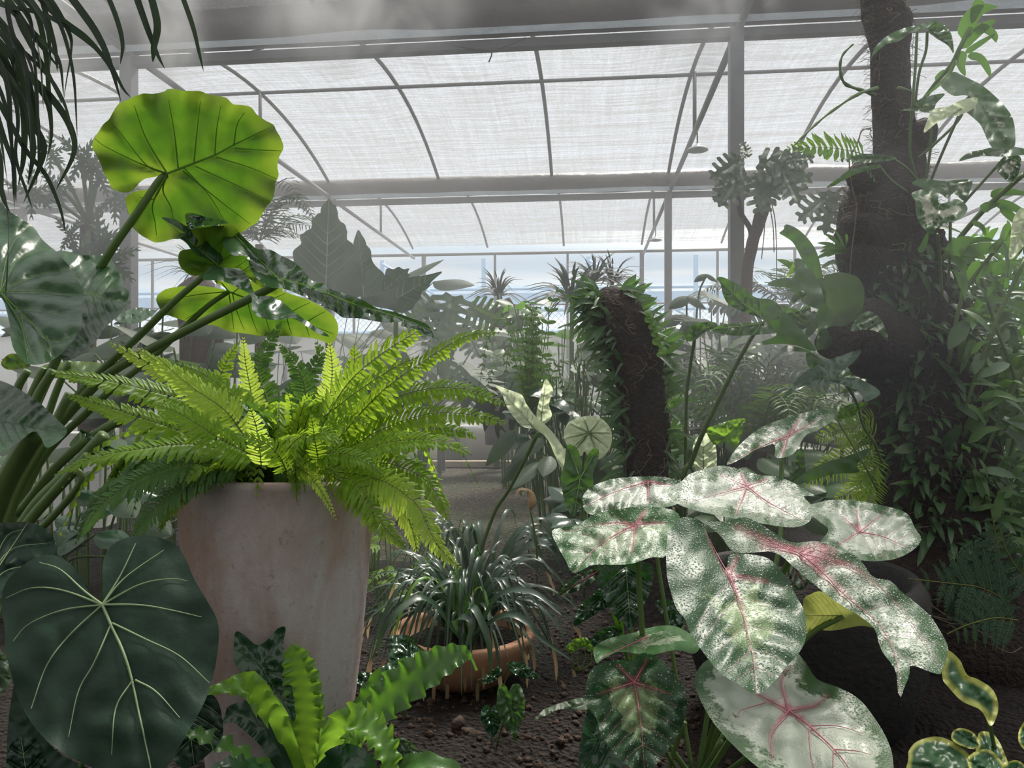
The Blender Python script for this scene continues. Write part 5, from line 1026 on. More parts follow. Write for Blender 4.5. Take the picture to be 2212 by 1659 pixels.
for pts in [[(1981,66,2.4),(1977,150,2.42),(1970,235,2.45),(1966,330,2.5),(1985,400,2.55)], [(2003,68,2.4),(2000,110,2.42),(1985,160,2.45),(1975,240,2.5)], [(2071,250,2.3),(2040,320,2.4),(2015,380,2.5),(2002,420,2.55)], [(2013,245,2.4),(2010,320,2.45),(1998,400,2.5),(1996,430,2.55)], [(2172,338,2.3),(2130,385,2.35),(2085,435,2.4),(2060,470,2.45)], [(2212,375,2.25),(2150,430,2.3),(2090,490,2.35),(2040,560,2.4)], [(2095,205,2.36),(2070,260,2.4),(2020,310,2.45),(1985,340,2.5)], [(1928,342,2.35),(1960,365,2.45),(1985,395,2.5)], [(1898,358,2.3),(1925,390,2.4),(1960,415,2.5)], [(2025,506,2.2),(2030,560,2.3),(2035,640,2.4)], [(2053,470,2.3),(2052,540,2.35),(2048,620,2.4)]]:
    stalk(V, pts, .0045)
O_ = empty('orchid', P(2000, 215, 2.5), 'orchid with thick strap leaves on an upright cane at the top right', 'plant')
stalk(O_, [(1995,215,2.5),(2025,175,2.45),(2055,140,2.42),(2075,100,2.4),(2095,60,2.4)], .007, name='cane')
for pts, wd in [([(2080,85),(2090,50),(2115,22),(2155,14)], .05), ([(2075,105),(2100,80),(2130,55),(2152,43)], .032), ([(2100,65),(2125,62),(2145,75),(2152,92)], .036), ([(2085,115),(2115,95),(2150,73)], .02), ([(2090,122),(2115,125),(2130,145),(2140,168)], .03), ([(2080,110),(2075,140),(2085,165)], .03), ([(2120,0),(2108,20),(2098,50)], .035), ([(2020,172),(2030,160),(2040,150)], .012), ([(2065,125),(2050,160),(2020,190),(1995,210)], .012)]:
    strap(O_, [P(x, y, 2.4) for x, y in pts], wd, 'epi', nrm=(0,-1,.2), fold=.15, steps=14)
O2 = empty('orchid', P(2080, 470, 2.45), 'second orchid with narrow strap leaves reaching right below the variegated leaves', 'plant')
stalk(O2, [(2020,580,2.5),(2060,530,2.4),(2110,470,2.35),(2150,430,2.3),(2230,360,2.25)], .008, name='cane')
for pts, wd in [([(2140,425),(2170,415),(2230,420)], .03), ([(2120,455),(2135,445),(2160,440)], .03), ([(2150,442),(2180,445),(2230,470)], .034), ([(2160,445),(2185,470),(2225,500)], .034), ([(2055,550),(2070,530),(2100,512)], .05), ([(2070,555),(2110,540),(2150,537),(2200,545)], .04), ([(2070,540),(2100,545),(2130,560)], .04), ([(2100,480),(2120,490),(2130,510)], .02), ([(2145,590),(2165,575),(2200,570)], .04), ([(1985,545),(1995,530),(2005,500)], .02)]:
    strap(O2, [P(x, y, 2.3) for x, y in pts], wd, 'epi', nrm=(0,-1,.3), fold=.15, steps=14)
O3 = empty('orchid', P(1805, 540, 2.45), 'small rosette of stubby dark leaves on the upper left burl of the mossy trunk', 'plant')
for x, y, wd in [(1790,515,.03),(1765,525,.02),(1780,505,.028),(1770,545,.022),(1800,495,.03),(1785,555,.02),(1830,505,.02),(1775,535,.02),(1760,560,.018)]:
    strap(O3, [P(1825,545,2.45), P((1825+x)/2,(545+y)/2-6,2.4), P(x,y,2.36)], wd, 'epi', nrm=(0,-1,.5), fold=.1, steps=10)
# ------------------------------------------------------------------ narrow hanging leaves, upper left
HP = empty('ponytail_palm', P(-190, -180, 1.5), 'curtain of long narrow drooping leaves hanging in from the upper left corner', 'plant')
HL = [[(-60,-30),(0,10),(90,30),(170,75),(232,130),(265,190),(283,211)],[(60,-30),(130,40),(190,85),(235,140),(258,202)],[(120,-50),(180,30),(210,75),(235,130),(262,222)],[(60,-40),(110,0),(150,70),(155,110),(145,170),(135,235)],[(220,-40),(252,40),(265,95),(260,140)],[(280,-50),(315,50),(340,115),(357,150)],[(318,-40),(340,50),(333,100),(330,135)],[(375,-60),(415,50),(430,110),(440,155)],[(-40,20),(30,110),(60,170),(80,250),(85,330),(78,400)],[(-40,40),(50,150),(85,190),(105,230),(110,300),(95,370),(85,405)],[(-30,60),(60,160),(110,210),(150,270),(160,330),(120,412)],[(-30,110),(25,190),(40,260),(35,340),(60,420),(70,450)],[(-30,170),(30,280),(60,330),(100,380),(130,450),(142,505)],[(-20,150),(8,330),(20,425)],[(-20,100),(50,210),(65,270),(72,330),(60,400)],[(0,-30),(60,60),(90,100),(130,150)],[(85,-20),(108,60),(120,110),(124,155)],[(10,-20),(28,70),(55,130),(72,190),(78,260)],[(-20,60),(20,150),(50,230),(52,330),(40,400)],[(40,-10),(80,30),(100,120),(106,200),(112,290),(100,350)],[(-20,200),(10,300),(30,360),(35,440)],[(-30,10),(10,60),(30,110),(34,170)],[(20,120),(60,200),(75,270),(95,330),(50,440)],[(-30,250),(0,340),(5,420),(22,460)],[(30,30),(80,120),(110,170),(135,225)],[(-30,320),(15,440),(18,560),(12,640)]]
for i, pts in enumerate(HL):
    strap(HP, [P(x, y, 1.5 + .02 * math.sin(i * 2.1) + .0002 * max(0, y)) for x, y in pts], (.010, .013, .015, .011)[i % 4], 'strap_grey', nrm=(.3 * math.sin(i * 1.7), -1, .2), fold=.2, steps=26, twist=(0, 1.2, -.9, .4)[i % 4])
q = random.Random(77)
for i in range(12):
    x0 = q.uniform(-60, 60); y0 = q.uniform(-40, 200); x3 = x0 + q.uniform(30, 110); y3 = y0 + q.uniform(150, 330)
    strap(HP, [P(x0-40, y0-60, 1.52), P(x0 + (x3-x0)*.5, y0 + 30, 1.5), P(x0+(x3-x0)*.9, y0+(y3-y0)*.5, 1.5), P(x3, y3, 1.5)], q.uniform(.007, .012), 'strap_grey', nrm=(q.uniform(-.5,.5), -1, .2), steps=20, twist=q.uniform(-1.5,1.5))
# ------------------------------------------------------------------ background planting, built leaf by leaf where it stands
def world_leaf(par, base, dirv, L, W, mat, shape='split', up=(0, 0, 1), droop=.3, vein=None, name='leaf'):
    """one blade in the open: SHAPE split (monstera), lobed, oval, heart"""
    x = Vector(dirv).normalized(); z = Vector(up) - x * x.dot(Vector(up)); z = z.normalized() if z.length > 1e-3 else x.orthogonal().normalized(); y = z.cross(x)
    b = MB(); n = 14
    def w(q):
        if shape == 'heart': return W * (1 - abs(2 * (q * .82 + .12) - .75) ** 2.2) if q < .7 else W * max(0, 1 - ((q - .3) / .7) ** 1.6)
        return W * max(0, math.sin(math.pi * min(1, .06 + .94 * q ** .8))) ** .85
    def pt(q, s_):
        zz = -droop * L * q * q - abs(s_) ** 1.3 * .35 + .0
        return Vector(base) + x * (L * q * (1 - droop * .2)) + y * s_ + z * (zz if shape == 'none' else -droop * L * q * q * .6 - abs(s_) * .28)
    if shape in ('split', 'lobed'):
        k = 6 if shape == 'split' else 5; vs = []; fs = []
        for sg in (-1, 1):
            for i in range(k):
                q0 = i / k; q1 = (i + (.74 if shape == 'split' else .62)) / k; qm = (q0 + q1) / 2; wd = w(min(.98, qm + .04)) * rnd.uniform(.85, 1.08)
                c0 = len(vs); sw = .16 if i < k - 1 else .22
                vs += [pt(q0, 0), pt(q1, 0), pt(q0 + .02, sg * wd * .3), pt(q1 + .02, sg * wd * .3), pt(q0 + sw * .45, sg * wd * .75), pt(q1 + sw * .5, sg * wd * .72), pt(min(1.02, qm + sw), sg * wd)]
                fs += [(c0, c0 + 1, c0 + 3, c0 + 2), (c0 + 2, c0 + 3, c0 + 5, c0 + 4), (c0 + 4, c0 + 5, c0 + 6)]
                if i < k - 1: vs += [pt((i + 1) / k, 0), pt((i + 1) / k + .02, sg * wd * .26)]; c1_ = len(vs) - 2; fs.append((c0 + 1, c1_, c1_ + 1, c0 + 3))
        b.add(vs, fs)
    else:
        vs = []
        for i in range(n + 1):
            q = i / n; ww = w(q) if i < n else .001; vs += [pt(q, -ww), pt(q, -ww * .5), pt(q, 0), pt(q, ww * .5), pt(q, ww)]
        b.add(vs, [(i * 5 + c, i * 5 + c + 1, (i + 1) * 5 + c + 1, (i + 1) * 5 + c) for i in range(n) for c in range(4)])
    return b.build(name, M[mat], par)
def mon(par, ox, oy, ang, L, Y, mat, wk=.5, k=5, seed=0, vein=None):
    """deeply cut monstera blade, base at OX, OY, pointing ANG degrees (0 right, 90 down), L px long"""
    q = random.Random(seed); side = [[], []]
    for s_ in (0, 1):
        W_ = L * wk * q.uniform(.9, 1.1)
        side[s_].append((-.05 * L, W_ * .3)); u = 1 / k
        for i in range(k):
            c_ = (i + .35) / k; w_ = W_ * math.sin(math.pi * min(1, .24 + .70 * c_)) ** .8
            side[s_] += [((c_ - .26 * u) * L, w_ * .5), ((c_ - .05 * u) * L, w_ * .93), ((c_ + .38 * u) * L, w_), ((c_ + .46 * u) * L, w_ * .85), ((c_ + .33 * u) * L, w_ * .4), ((c_ + .45 * u) * L, w_ * .27)]
    loc = [(0, 0)] + side[0] + [(L * 1.04, 0)] + [(x, -y) for x, y in side[1][::-1]]
    a = R(ang); ca, sa = math.cos(a), math.sin(a); fl = q.uniform(.75, 1)
    out = [(ox + x * ca - y * sa * fl, oy + x * sa + y * ca * fl) for x, y in loc]
    return leaf(par, out, Y, (ox, oy), (ox + L * 1.03 * ca, oy + L * 1.03 * sa), mat, vein, g=(q.uniform(-.4, .4), q.uniform(-.5, -.1)), nv=0, quilt=.006, nz=.006, sp=max(2.4, L / 26), vr=1)
def bush(name, label, cat, px, py, Y, n, L, W, mat, shape, hgt, spread, seed, z0=0, st='petiole', elev=(.1, .9), face=.5, group=None, r=.005, bx=0):
    """plant whose crown centre shows at PX, PY, rooted below it"""
    q = random.Random(seed); top = P(px, py, Y); base = Vector((top.x + bx, top.y, z0)); e = empty(name, base, label, cat, group)
    for i in range(n):
        a = q.uniform(0, 6.283); el = q.uniform(*elev); d = Vector((math.cos(a), math.sin(a) * .8 - face * .4, 0)).normalized(); t_ = top + d * spread * q.uniform(.25, 1) + Vector((0, 0, (q.random() - .5) * hgt))
        mid_ = (base + top) / 2 + d * spread * .15; b = MB(); b.tube(curve3([base + d * spread * .3, mid_ + d * spread * .25, t_], 5), r, 5, False); b.build(st if st != 'petiole' else 'petiole', M['petiole'], e)
        world_leaf(e, t_, d + Vector((0, 0, el - .45)), L * q.uniform(.75, 1.15), W * q.uniform(.8, 1.1), mat, shape, (0, -face, 1), q.uniform(.15, .5))
    return e
def rosette(par, c, n, L, wd, seed, mat='strap_grey', up=.9, low=-.3):
    q = random.Random(seed)
    for i in range(n):
        a = q.uniform(0, 6.283); el = q.uniform(low, up); d = Vector((math.cos(a), math.sin(a), 0)); l = L * q.uniform(.75, 1.1)
        strap(par, [c, c + d * l * .4 * (1.1 - max(0, el) * .7) + Vector((0, 0, l * (.15 + .4 * el))), c + d * l * (1.05 - max(0, el) * .75) + Vector((0, 0, l * (el * .95 - .1)))], wd, mat, nrm=(0, -.5, .8), steps=8, fold=.2)
def dracaena(px, py, Y, label, n, L, r, seed, lean=0, wd=.03, ht=None):
    top = P(px, py, Y); e = empty('dracaena', Vector((top.x - lean, Y, 0)), label, 'plant', 'spiky-headed dracaenas')
    b = MB(); c_ = curve3([Vector((top.x - lean, Y, 0)), Vector((top.x - lean * .7, Y, top.z * .5)), top], 6); b.tube(c_, [r * 1.2 - r * .5 * i / (len(c_) - 1) for i in range(len(c_))], 8, jit=.15); b.build('trunk', M['bark'] if r > .03 else M['petiole'], e)
    rosette(e, top, n, L, wd, seed); return e
dracaena(1077, 640, 8.0, 'small spiky dracaena head on a thin trunk, centre, in front of the wire fence', 42, .42, .03, 1, .02, .025)
dracaena(1235, 655, 6.5, 'tall dracaena with an upright brush of narrow leaves just left of the bark stump', 46, .55, .025, 2, 0, .028)
dracaena(1283, 610, 6.9, 'dracaena head whose blades fan out directly above the bark stump', 44, .42, .03, 3, .1, .022)
dracaena(1322, 612, 7.0, 'rightmost dracaena head above the bark stump, reaching over its tip', 44, .42, .03, 4, .1, .022)
# leaning old trunk
ot = empty('leaning_trunk', P(1075, 1100, 7.9), 'pair of bare brown trunks, one bent over, under the small dracaena head', 'tree trunk')
for pts, r in (([(1063,960,7.8),(1060,800,7.8),(1062,700,7.8),(1078,668,7.8),(1105,650,7.8)], .075), ([(1093,960,7.9),(1092,800,7.9),(1090,700,7.9),(1100,655,7.9)], .07)):
    b = MB(); blob(b, [P(*p) for p in pts], [r] * 4 + [r * .6] * (len(pts) - 4), 16, .12, 7, 4, steps=6); b.build('stem', M['brown'], ot)
# serrated alocasias behind the crumpled leaf
B1 = empty('serrated_alocasia', P(720, 1200, 4.4), 'tall grey-green alocasia leaf with toothed margin and pale veins, behind the glossy leaf', 'plant')
l = leaf(B1, [(710,431),(722,442),(730,457),(731,472),(749,492),(750,516),(765,531),(777,567),(783,609),(779,640),(747,641),(703,623),(673,606),(640,579),(633,543),(650,528),(649,507),(673,492),(673,474),(691,460),(694,448)], 4.3, (704,625), (710,433), 'hazy', 'heart_vein', scal=.02, scn=26, nv=6, va=48, vr=1.9, quilt=.01, sp=9, nz=.01)
stalk(l, [(704,625,4.3),(712,800,4.35),(720,1200,4.4)], .02).location = (0,0,0)
B2 = empty('serrated_alocasia', P(860, 1180, 4.8), 'second toothed alocasia with dim grey lobed leaves right of the tall one', 'plant')
leaf(B2, [(774,496),(782,508),(789,519),(792,530),(801,540),(803,560),(812,575),(831,594),(829,620),(815,655),(786,660),(775,620),(770,560),(763,530),(767,512)], 4.8, (786,640), (774,498), 'hazy', 'heart_vein', nv=5, vr=1.2, quilt=.01, sp=8)
leaf(B2, [(831,594),(837,579),(850,582),(861,576),(872,582),(885,579),(880,590),(886,594),(872,606),(860,612),(845,640),(825,640)], 4.8, (832,625), (883,582), 'hazy', 'heart_vein', nv=3, vr=1, quilt=.01, sp=8)
l = leaf(B2, [(780,650),(800,640),(835,634),(860,612),(880,600),(921,594),(956,586),(945,597),(932,609),(925,622),(912,630),(908,645),(897,656),(890,668),(867,676),(840,668),(810,662)], 4.7, (857,645), (954,588), 'hazy', 'heart_vein', nv=5, vr=1.3, quilt=.01, sp=8)
stalk(l, [(857,645,4.7),(855,680,4.72),(860,1180,4.8)], .016).location = (0,0,0)
# monstera leaf, centre
MO = empty('monstera', P(890, 1160, 6.0), 'monstera with a big holed leaf facing the lens, centre, left of the small dracaena', 'plant')
top = P(975, 668, 5.6)
for k, (x, y, dx, dz, L) in enumerate([(980,640,-.15,-.75,.42),(940,655,-.6,-.4,.3),(1015,665,.7,-.3,.3),(960,690,-.3,-.8,.3),(1000,700,.4,-.8,.28)]):
    mon(MO, x, y, math.degrees(math.atan2(-dz, dx)), L * 1600 / 5.6, 5.6 + k * .05, 'dull', .55, 6, k)
    b = MB(); b.tube(curve3([P(x, y, 5.6 + k * .05), P((x + 890) / 2, 850, 5.8), P(890, 1160, 6.0)], 5), .01, 5, False); b.build('petiole', M['petiole'], MO)
# silvery split-leaf philodendrons in the middle distance
bush('split_leaf_philodendron', 'silvery split-leaf plant spreading right of centre, just left of the bark stump', 'plant', 1215, 780, 4.9, 20, .36, .15, 'dull', 'split', .35, .42, 12, face=.9)
bush('split_leaf_philodendron', 'big grey split-leaf plant hazy behind the slanting alocasia stalk', 'plant', 1610, 740, 4.6, 24, .40, .17, 'hazy', 'split', .4, .55, 13, face=.9)
bush('split_leaf_philodendron', 'low dark split-leaf plant under the grey one, centre right', 'plant', 1570, 860, 4.4, 22, .34, .14, 'dull', 'lobed', .3, .5, 14, face=.8)
bush('split_leaf_philodendron', 'pale drooping split leaves beside the fern tips, centre left', 'plant', 965, 790, 5.0, 16, .42, .16, 'hazy', 'lobed', .3, .38, 15, face=.6, elev=(-.4,.4), bx=-.7)
bush('broadleaf_shrub', 'light green small-leaved shrub at the foot of the small dracaena', 'shrub', 1110, 730, 6.4, 34, .17, .05, 'epi', 'oval', .6, .32, 16, face=.5)
bush('broadleaf_shrub', 'leafy shrub with rounded leaves between the dracaenas, centre', 'shrub', 1205, 700, 7.0, 22, .24, .10, 'green', 'heart', .5, .5, 17, face=.8)
bush('broadleaf_shrub', 'green undergrowth plant with pointed leaves below the fence posts, centre', 'shrub', 1160, 810, 6.0, 30, .24, .07, 'green', 'oval', .5, .45, 18, face=.6)
bush('broadleaf_shrub', 'dark broad-leaved shrub filling the gap beneath the silvery split leaves', 'shrub', 1250, 880, 4.6, 30, .22, .07, 'glossy', 'oval', .4, .42, 19, face=.7)
bush('anthurium', 'ribbed grey-green leaves drooping low behind the white caladium', 'plant', 1195, 960, 4.0, 18, .26, .05, 'dull', 'oval', .2, .22, 20, face=.9, elev=(-.6,.2))
bush('broadleaf_shrub', 'bright shrub glowing behind the staghorn fern, right of the thick post', 'shrub', 1700, 820, 5.4, 30, .22, .07, 'epi', 'oval', .5, .5, 22, face=.6)
bush('broadleaf_shrub', 'shade plants massed dark under the staghorn, centre right', 'shrub', 1700, 900, 4.9, 34, .26, .09, 'hazy', 'oval', .4, .6, 23, face=.7)
bush('broadleaf_shrub', 'green clump right behind the bark stump at ground level', 'shrub', 1520, 950, 4.2, 34, .24, .08, 'green', 'oval', .35, .42, 24, face=.7)
bush('monstera', 'tall hazy monstera leaves right of the bark stump near the fence', 'plant', 1500, 690, 6.2, 14, .34, .16, 'hazy', 'split', .5, .45, 25, face=.9)
bush('taro', 'glowing round-leaved taro deep behind the slanting alocasia stalk', 'plant', 1555, 775, 5.4, 8, .24, .12, 'bright', 'heart', .35, .3, 26, face=1)
bush('broadleaf_shrub', 'thicket of dull leaves far behind the glowing elephant ear leaf stalks', 'shrub', 330, 740, 4.6, 30, .30, .10, 'hazy', 'oval', .6, .6, 27, face=.7)
bush('taro', 'pale taro leaves hazy under the lower glowing elephant ear leaf', 'plant', 420, 790, 3.9, 16, .30, .12, 'dull', 'heart', .4, .45, 28, face=.9)
bush('broadleaf_shrub', 'mixed low leaves showing through the fern left of the terracotta pot', 'shrub', 200, 1040, 3.1, 40, .17, .055, 'dull', 'oval', .5, .5, 29, face=.7)
bush('broadleaf_shrub', 'low bushy plants behind the terracotta pot, seen under the fern', 'shrub', 560, 860, 3.9, 40, .26, .09, 'hazy', 'oval', .5, .8, 30, face=.7)
bush('broadleaf_shrub', 'shaded ground leaves at the left edge behind the stout stalks', 'shrub', 60, 1100, 2.9, 34, .15, .05, 'glossy', 'oval', .4, .4, 31, face=.7)
bush('broadleaf_shrub', 'far bank of foliage along the fence, left half', 'shrub', 560, 700, 9.0, 46, .5, .17, 'hazy', 'oval', 1.0, 2.6, 32, face=.6)
bush('broadleaf_shrub', 'far bank of foliage along the fence, right of the trunk', 'shrub', 1990, 760, 8.5, 46, .5, .16, 'hazy', 'oval', 1.1, 2.2, 33, face=.6)
bush('broadleaf_shrub', 'far bank of foliage at the fence foot, centre', 'shrub', 1300, 790, 10.5, 46, .5, .17, 'dull', 'oval', .8, 2.4, 34, face=.6)
bush('lacy_fern', 'ground fern patch of small bright leaves between pot and clay bowl', 'fern', 850, 1190, 2.9, 46, .09, .03, 'fern', 'lobed', .3, .18, 35, face=.7, r=.002)
bush('broadleaf_shrub', 'dark weedy seedlings at the gravel edge behind the caladiums', 'shrub', 1320, 1130, 3.3, 40, .13, .04, 'glossy', 'oval', .2, .26, 36, face=.6, r=.003)
bush('broadleaf_shrub', 'low green leaves right of the gravel, under the white caladium', 'shrub', 1280, 1075, 3.9, 36, .17, .06, 'dull', 'oval', .2, .25, 37, face=.8)
bush('broadleaf_shrub', 'ground-hugging foliage right of the bark stump behind the caladiums', 'shrub', 1600, 1030, 3.4, 44, .18, .06, 'green', 'oval', .3, .45, 38, face=.8)
# cycad fronds
for i, (px, py, Y, lab, mt) in enumerate([(1600,905,3.9,'low cycad with arching feathery fronds centre right, behind the tilted caladium','hazy'), (1640,960,3.7,'greener feathery cycad in front of the pale one, behind the tilted caladium','fern_dark'), (560,520,5.2,'thin-leaved feathery palm peeping behind the big glowing leaf','hazy'), (1150,930,4.3,'upright pale green fern behind the white caladium','fern_dark'), (1690,650,6.5,'feathery shrub hanging between thick post and staghorn fern','hazy')]):
    top = P(px, py, Y); e = empty('cycad' if i < 2 else ('palm', 'shield_fern', 'palm')[i - 2], Vector((top.x, Y, 0)), lab, 'palm' if i != 3 else 'fern'); q = random.Random(50 + i)
    if i not in (3,):
        b = MB(); b.tube([Vector((top.x, Y, 0)), top - Vector((0, 0, .03))], [.07, .05] if i != 2 else [.04, .03], 10, jit=.2); b.build('trunk', M['brown'], e)
    for k in range(15 if i != 3 else 12):
        a = q.uniform(0, 6.283); d = Vector((math.cos(a), math.sin(a) - .25, 0)).normalized(); l_ = q.uniform(.45, .75) * (1 if i != 3 else .6); up = q.uniform(.05, .35) * (1 if i != 3 else 2.2)
        frond(e, [top, top + d * l_ * .4 + Vector((0, 0, up)), top + d * l_ * .8 + Vector((0, 0, up * .9)), top + d * l_ + Vector((0, 0, up * .4))], .12 if i != 3 else .05, 20, mt, (0, -.5, .9), pw=.10, crowd=.35, droop=.3, rr=.004)
# papaya-like tree in the haze, left
PT = empty('papaya_tree', P(190, 1150, 5.2), 'hazy papaya-like tree with lobed leaves on long stalks behind the elephant ear, left', 'tree')
b = MB(); b.tube(curve3([P(190,1150,5.2), P(188,800,5.2), P(192,480,5.2)]), [.06] * 17, 10, jit=.1); b.build('trunk', M['brown'], PT)
for x, y, L in [(175,345,.42),(215,380,.36),(70,415,.4),(120,400,.34),(250,425,.4),(215,520,.5),(235,560,.5),(190,570,.45),(150,505,.3),(110,330,.3),(200,350,.3),(165,600,.4)]:
    b = MB(); b.tube(curve3([P(192,485,5.2), P((192+x)/2,(480+y)/2-6,5.1), P(x,y,5.0)], 5), .014, 5, False); b.build('petiole', M['petiole'], PT)
    for k in range(5):
        a = R(-150 + 60 * k + 30 * ((x * 7 + y) % 3)); world_leaf(PT, P(x, y, 5.0), (math.cos(a), -.2, math.sin(a) - .2), L * .48, L * .12, 'hazy', 'lobed', (0, -1, .4), .15)
# philodendron climbing the thick post, and its woody stem
PP = empty('climbing_monstera', P(1640, 1250, 5.6), 'hazy monstera with holed leaves climbing the thick grey post under the gutter', 'plant')
for pts, r in (([(1640,1250,5.6),(1612,900,5.6),(1612,640,5.55),(1622,540,5.5),(1640,480,5.5),(1652,430,5.5),(1650,400,5.5)], .045), ([(1618,560,5.5),(1622,500,5.5),(1600,460,5.5),(1595,420,5.5)], .02), ([(1655,440,5.5),(1640,425,5.5),(1632,400,5.5)], .015)):
    b = MB(); blob(b, [P(*p) for p in pts], [r] * (len(pts) - 1) + [r * .7], 12, .14, 8, 6, steps=5); b.build('stem', M['brown'], PP)
for x, y, dx, dz, L in [(1600,345,-.8,-.5,.26),(1640,350,.8,-.2,.34),(1665,345,.9,-.5,.34),(1600,370,-.5,-.8,.30),(1690,360,.4,-.9,.30),(1640,375,.1,-1,.30),(1560,400,-.2,-1,.14),(1700,345,.9,.1,.2),(1615,340,-.2,.6,.12),(1670,385,-.3,-.9,.25)]:
    mon(PP, x, y, math.degrees(math.atan2(-dz, dx)), L * 1600 / 5.45, 5.45, 'hazy', .5, 5, x)
for x0, x1, y1 in ((1660,1672,545),(1665,1678,620),(1650,1645,560)):
    b = MB(); b.tube(curve3([P(x0,430,5.5), P((x0+x1)/2+4,490,5.5), P(x1,y1,5.5)]), .004, 4, False); b.build('aerial_root', M['root'], PP)
HM = empty('climbing_monstera', P(1800, 1250, 5.0), 'pale hazy split leaf hanging left of the upper mossy trunk below the gutter', 'plant')
for x, y, dx, dz, L in [(1800,415,-.2,-1,.28),(1785,425,-.7,-.6,.24),(1820,420,.3,-1,.26)]:
    mon(HM, x, y, math.degrees(math.atan2(-dz, dx)), L * 1600 / 4.9, 4.9, 'hazy', .5, 5, x)
b = MB(); b.tube(curve3([P(1800,418,4.9), P(1830,430,4.95), P(1835,700,5.0), P(1800,1250,5.0)]), .012, 6); b.build('stem', M['brown'], HM)
# young slim weeds by the far fence right of stump
TW = empty('taro', P(1490, 1180, 5.0), 'thin-stalked taro with small nodding leaves silhouetted right of the bark stump', 'plant')
for x, y, L in [(1525,592,.10),(1485,640,.16),(1470,680,.16),(1515,690,.2)]:
    stalk(TW, [(x, y, 4.9), ((x+1490)/2-4, (y+800)/2, 4.95), (1490,1180,5.0)], .006); 
    for sx in (-1, 1): world_leaf(TW, P(x, y, 4.9), (sx, -.2, -.35), L, L * .4, 'hazy', 'oval', (0, -.6, 1), .5)
# white pots along the path
for i, (px, Y, lab) in enumerate([(1030, 8.6, 'left white plastic pot standing at the end of the gravel path'), (1078, 8.9, 'right white plastic pot standing at the end of the gravel path'), (985, 9.0, 'third white pot half hidden by the fern at the path end')]):
    x = (px - CX) * Y / F; e = empty('white_pot', Vector((x, Y, 0)), lab, 'pot', 'white pots at the path end')
    b = MB(); b.lathe([(.001,.0),(.17,.0),(.21,.30),(.235,.32),(.24,.42),(.22,.42),(.21,.36),(.001,.35)], (x, Y, 0), 32); b.build('body', M['white_pot'], e)
b = MB(); x0, x1 = (895 - CX) * 8.1 / F, (1115 - CX) * 8.1 / F; b.box(((x0 + x1) / 2, 8.1, .03), (x1 - x0, .12, .06)); tag(b.build('timber_board', M['wood'], smooth=False), 'pale timber board lying across the gravel before the white pots', 'board')
for i, (px, py, Y, w_, h_, lab) in enumerate([(1680, 985, 5.2, .55, .45, 'low white block wall showing behind the bright lacy fern'), (185, 780, 4.6, .28, .6, 'cream white box standing under the dark left leaves')]):
    p = P(px, py, Y); b = MB(); b.box((p.x, Y, h_ / 2), (w_, .2, h_)); tag(b.build('white_block', M['white_wall'], smooth=False), lab, 'block')
for i, (px, py, Y, w_, h_, lab) in enumerate([(1015, 815, 7.4, .16, .16, 'small white nursery pot on the ground shelf behind the fern tips'), (1110, 830, 7.6, .16, .2, 'small pinkish nursery pot right of the white one, centre')]):
    p = P(px, py, Y); e = empty('nursery_pot', Vector((p.x, Y, p.z - h_)), lab, 'pot')
    b = MB(); b.lathe([(.001,0),(w_*.36,0),(w_*.48,h_),(w_*.44,h_),(.001,h_*.9)], (p.x, Y, p.z - h_), 20); b.build('body', M['white_pot'] if i == 0 else M['clay'], e)
sh = empty('plant_bench', P(1060, 900, 7.6), 'low grey metal bench carrying the small nursery pots', 'bench')
zt = P(0, 815, 7.5).z - .2
b = MB(); b.box((P(1060,0,7.5).x, 7.5, zt - .02), (1.1, .5, .04)); b.build('top', M['steel'], sh, False)
for sx in (-.5, .5):
    for sy in (-.2, .2):
        b = MB(); b.box((P(1060,0,7.5).x + sx, 7.5 + sy, zt / 2 - .02), (.04, .04, zt - .04)); b.build('leg', M['steel'], sh, False)
# hanging fibrous basket of aerial plants at the left tie bar
AB = empty('epiphyte_clump', P(430, 640, 5.4), 'dark tangled clump of aerial plants on a stump, hazy behind the big leaf stalks', 'plant')
b = MB(); blob(b, [P(440,1100,5.5), P(440,800,5.5), P(430,640,5.4), P(425,600,5.4)], [.16,.15,.14,.06], 24, .25, 4, 8); b.build('trunk', M['brown'], AB)
rosette(AB, P(425,600,5.4), 36, .4, .012, 61, 'hazy', .9, -.3)
# crumbs, clods and leaf litter on the soil
q = random.Random(3); cb = MB()
for i in range(4200):
    x = q.uniform(-.75, .75); y = q.uniform(1.5, 3.6); r = q.choice((.002, .003, .003, .004, .005, .007, .010, .013)) * q.uniform(.7, 1.2); z = soil_h(x, y) + r * .3; vs = []
    for k, (a_, b_2, c_) in enumerate([(1,0,0),(-1,0,0),(0,1,0),(0,-1,0),(0,0,1),(0,0,-1)]): vs.append((x + a_ * r * q.uniform(.7,1.2), y + b_2 * r * q.uniform(.7,1.2), z + c_ * r * q.uniform(.6,1)))
    cb.add(vs, [(0,2,4),(2,1,4),(1,3,4),(3,0,4),(2,0,5),(1,2,5),(3,1,5),(0,3,5)])
tag(cb.build('soil_crumbs', M['clod']), 'crumbly clods and grit scattered over the dark soil', 'soil', kind='stuff')
dr = empty('rotten_root', P(1000, 1600, 1.95) * 1.0, 'dark broken piece of rotten root lying on the soil before the bowl', 'root'); dr.location.z = 0
for pts, r in (([(965,1640,1.85),(990,1600,1.85),(1010,1590,1.85),(1050,1590,1.85)], .02), ([(990,1610,1.85),(985,1570,1.85),(1000,1555,1.85)], .012)):
    b = MB(); blob(b, [P(*p) for p in pts], [r, r * 1.1, r * .9, r * .4][:len(pts)], 14, .3, 20, 5, steps=4); b.build('fragment', M['brown'], dr)
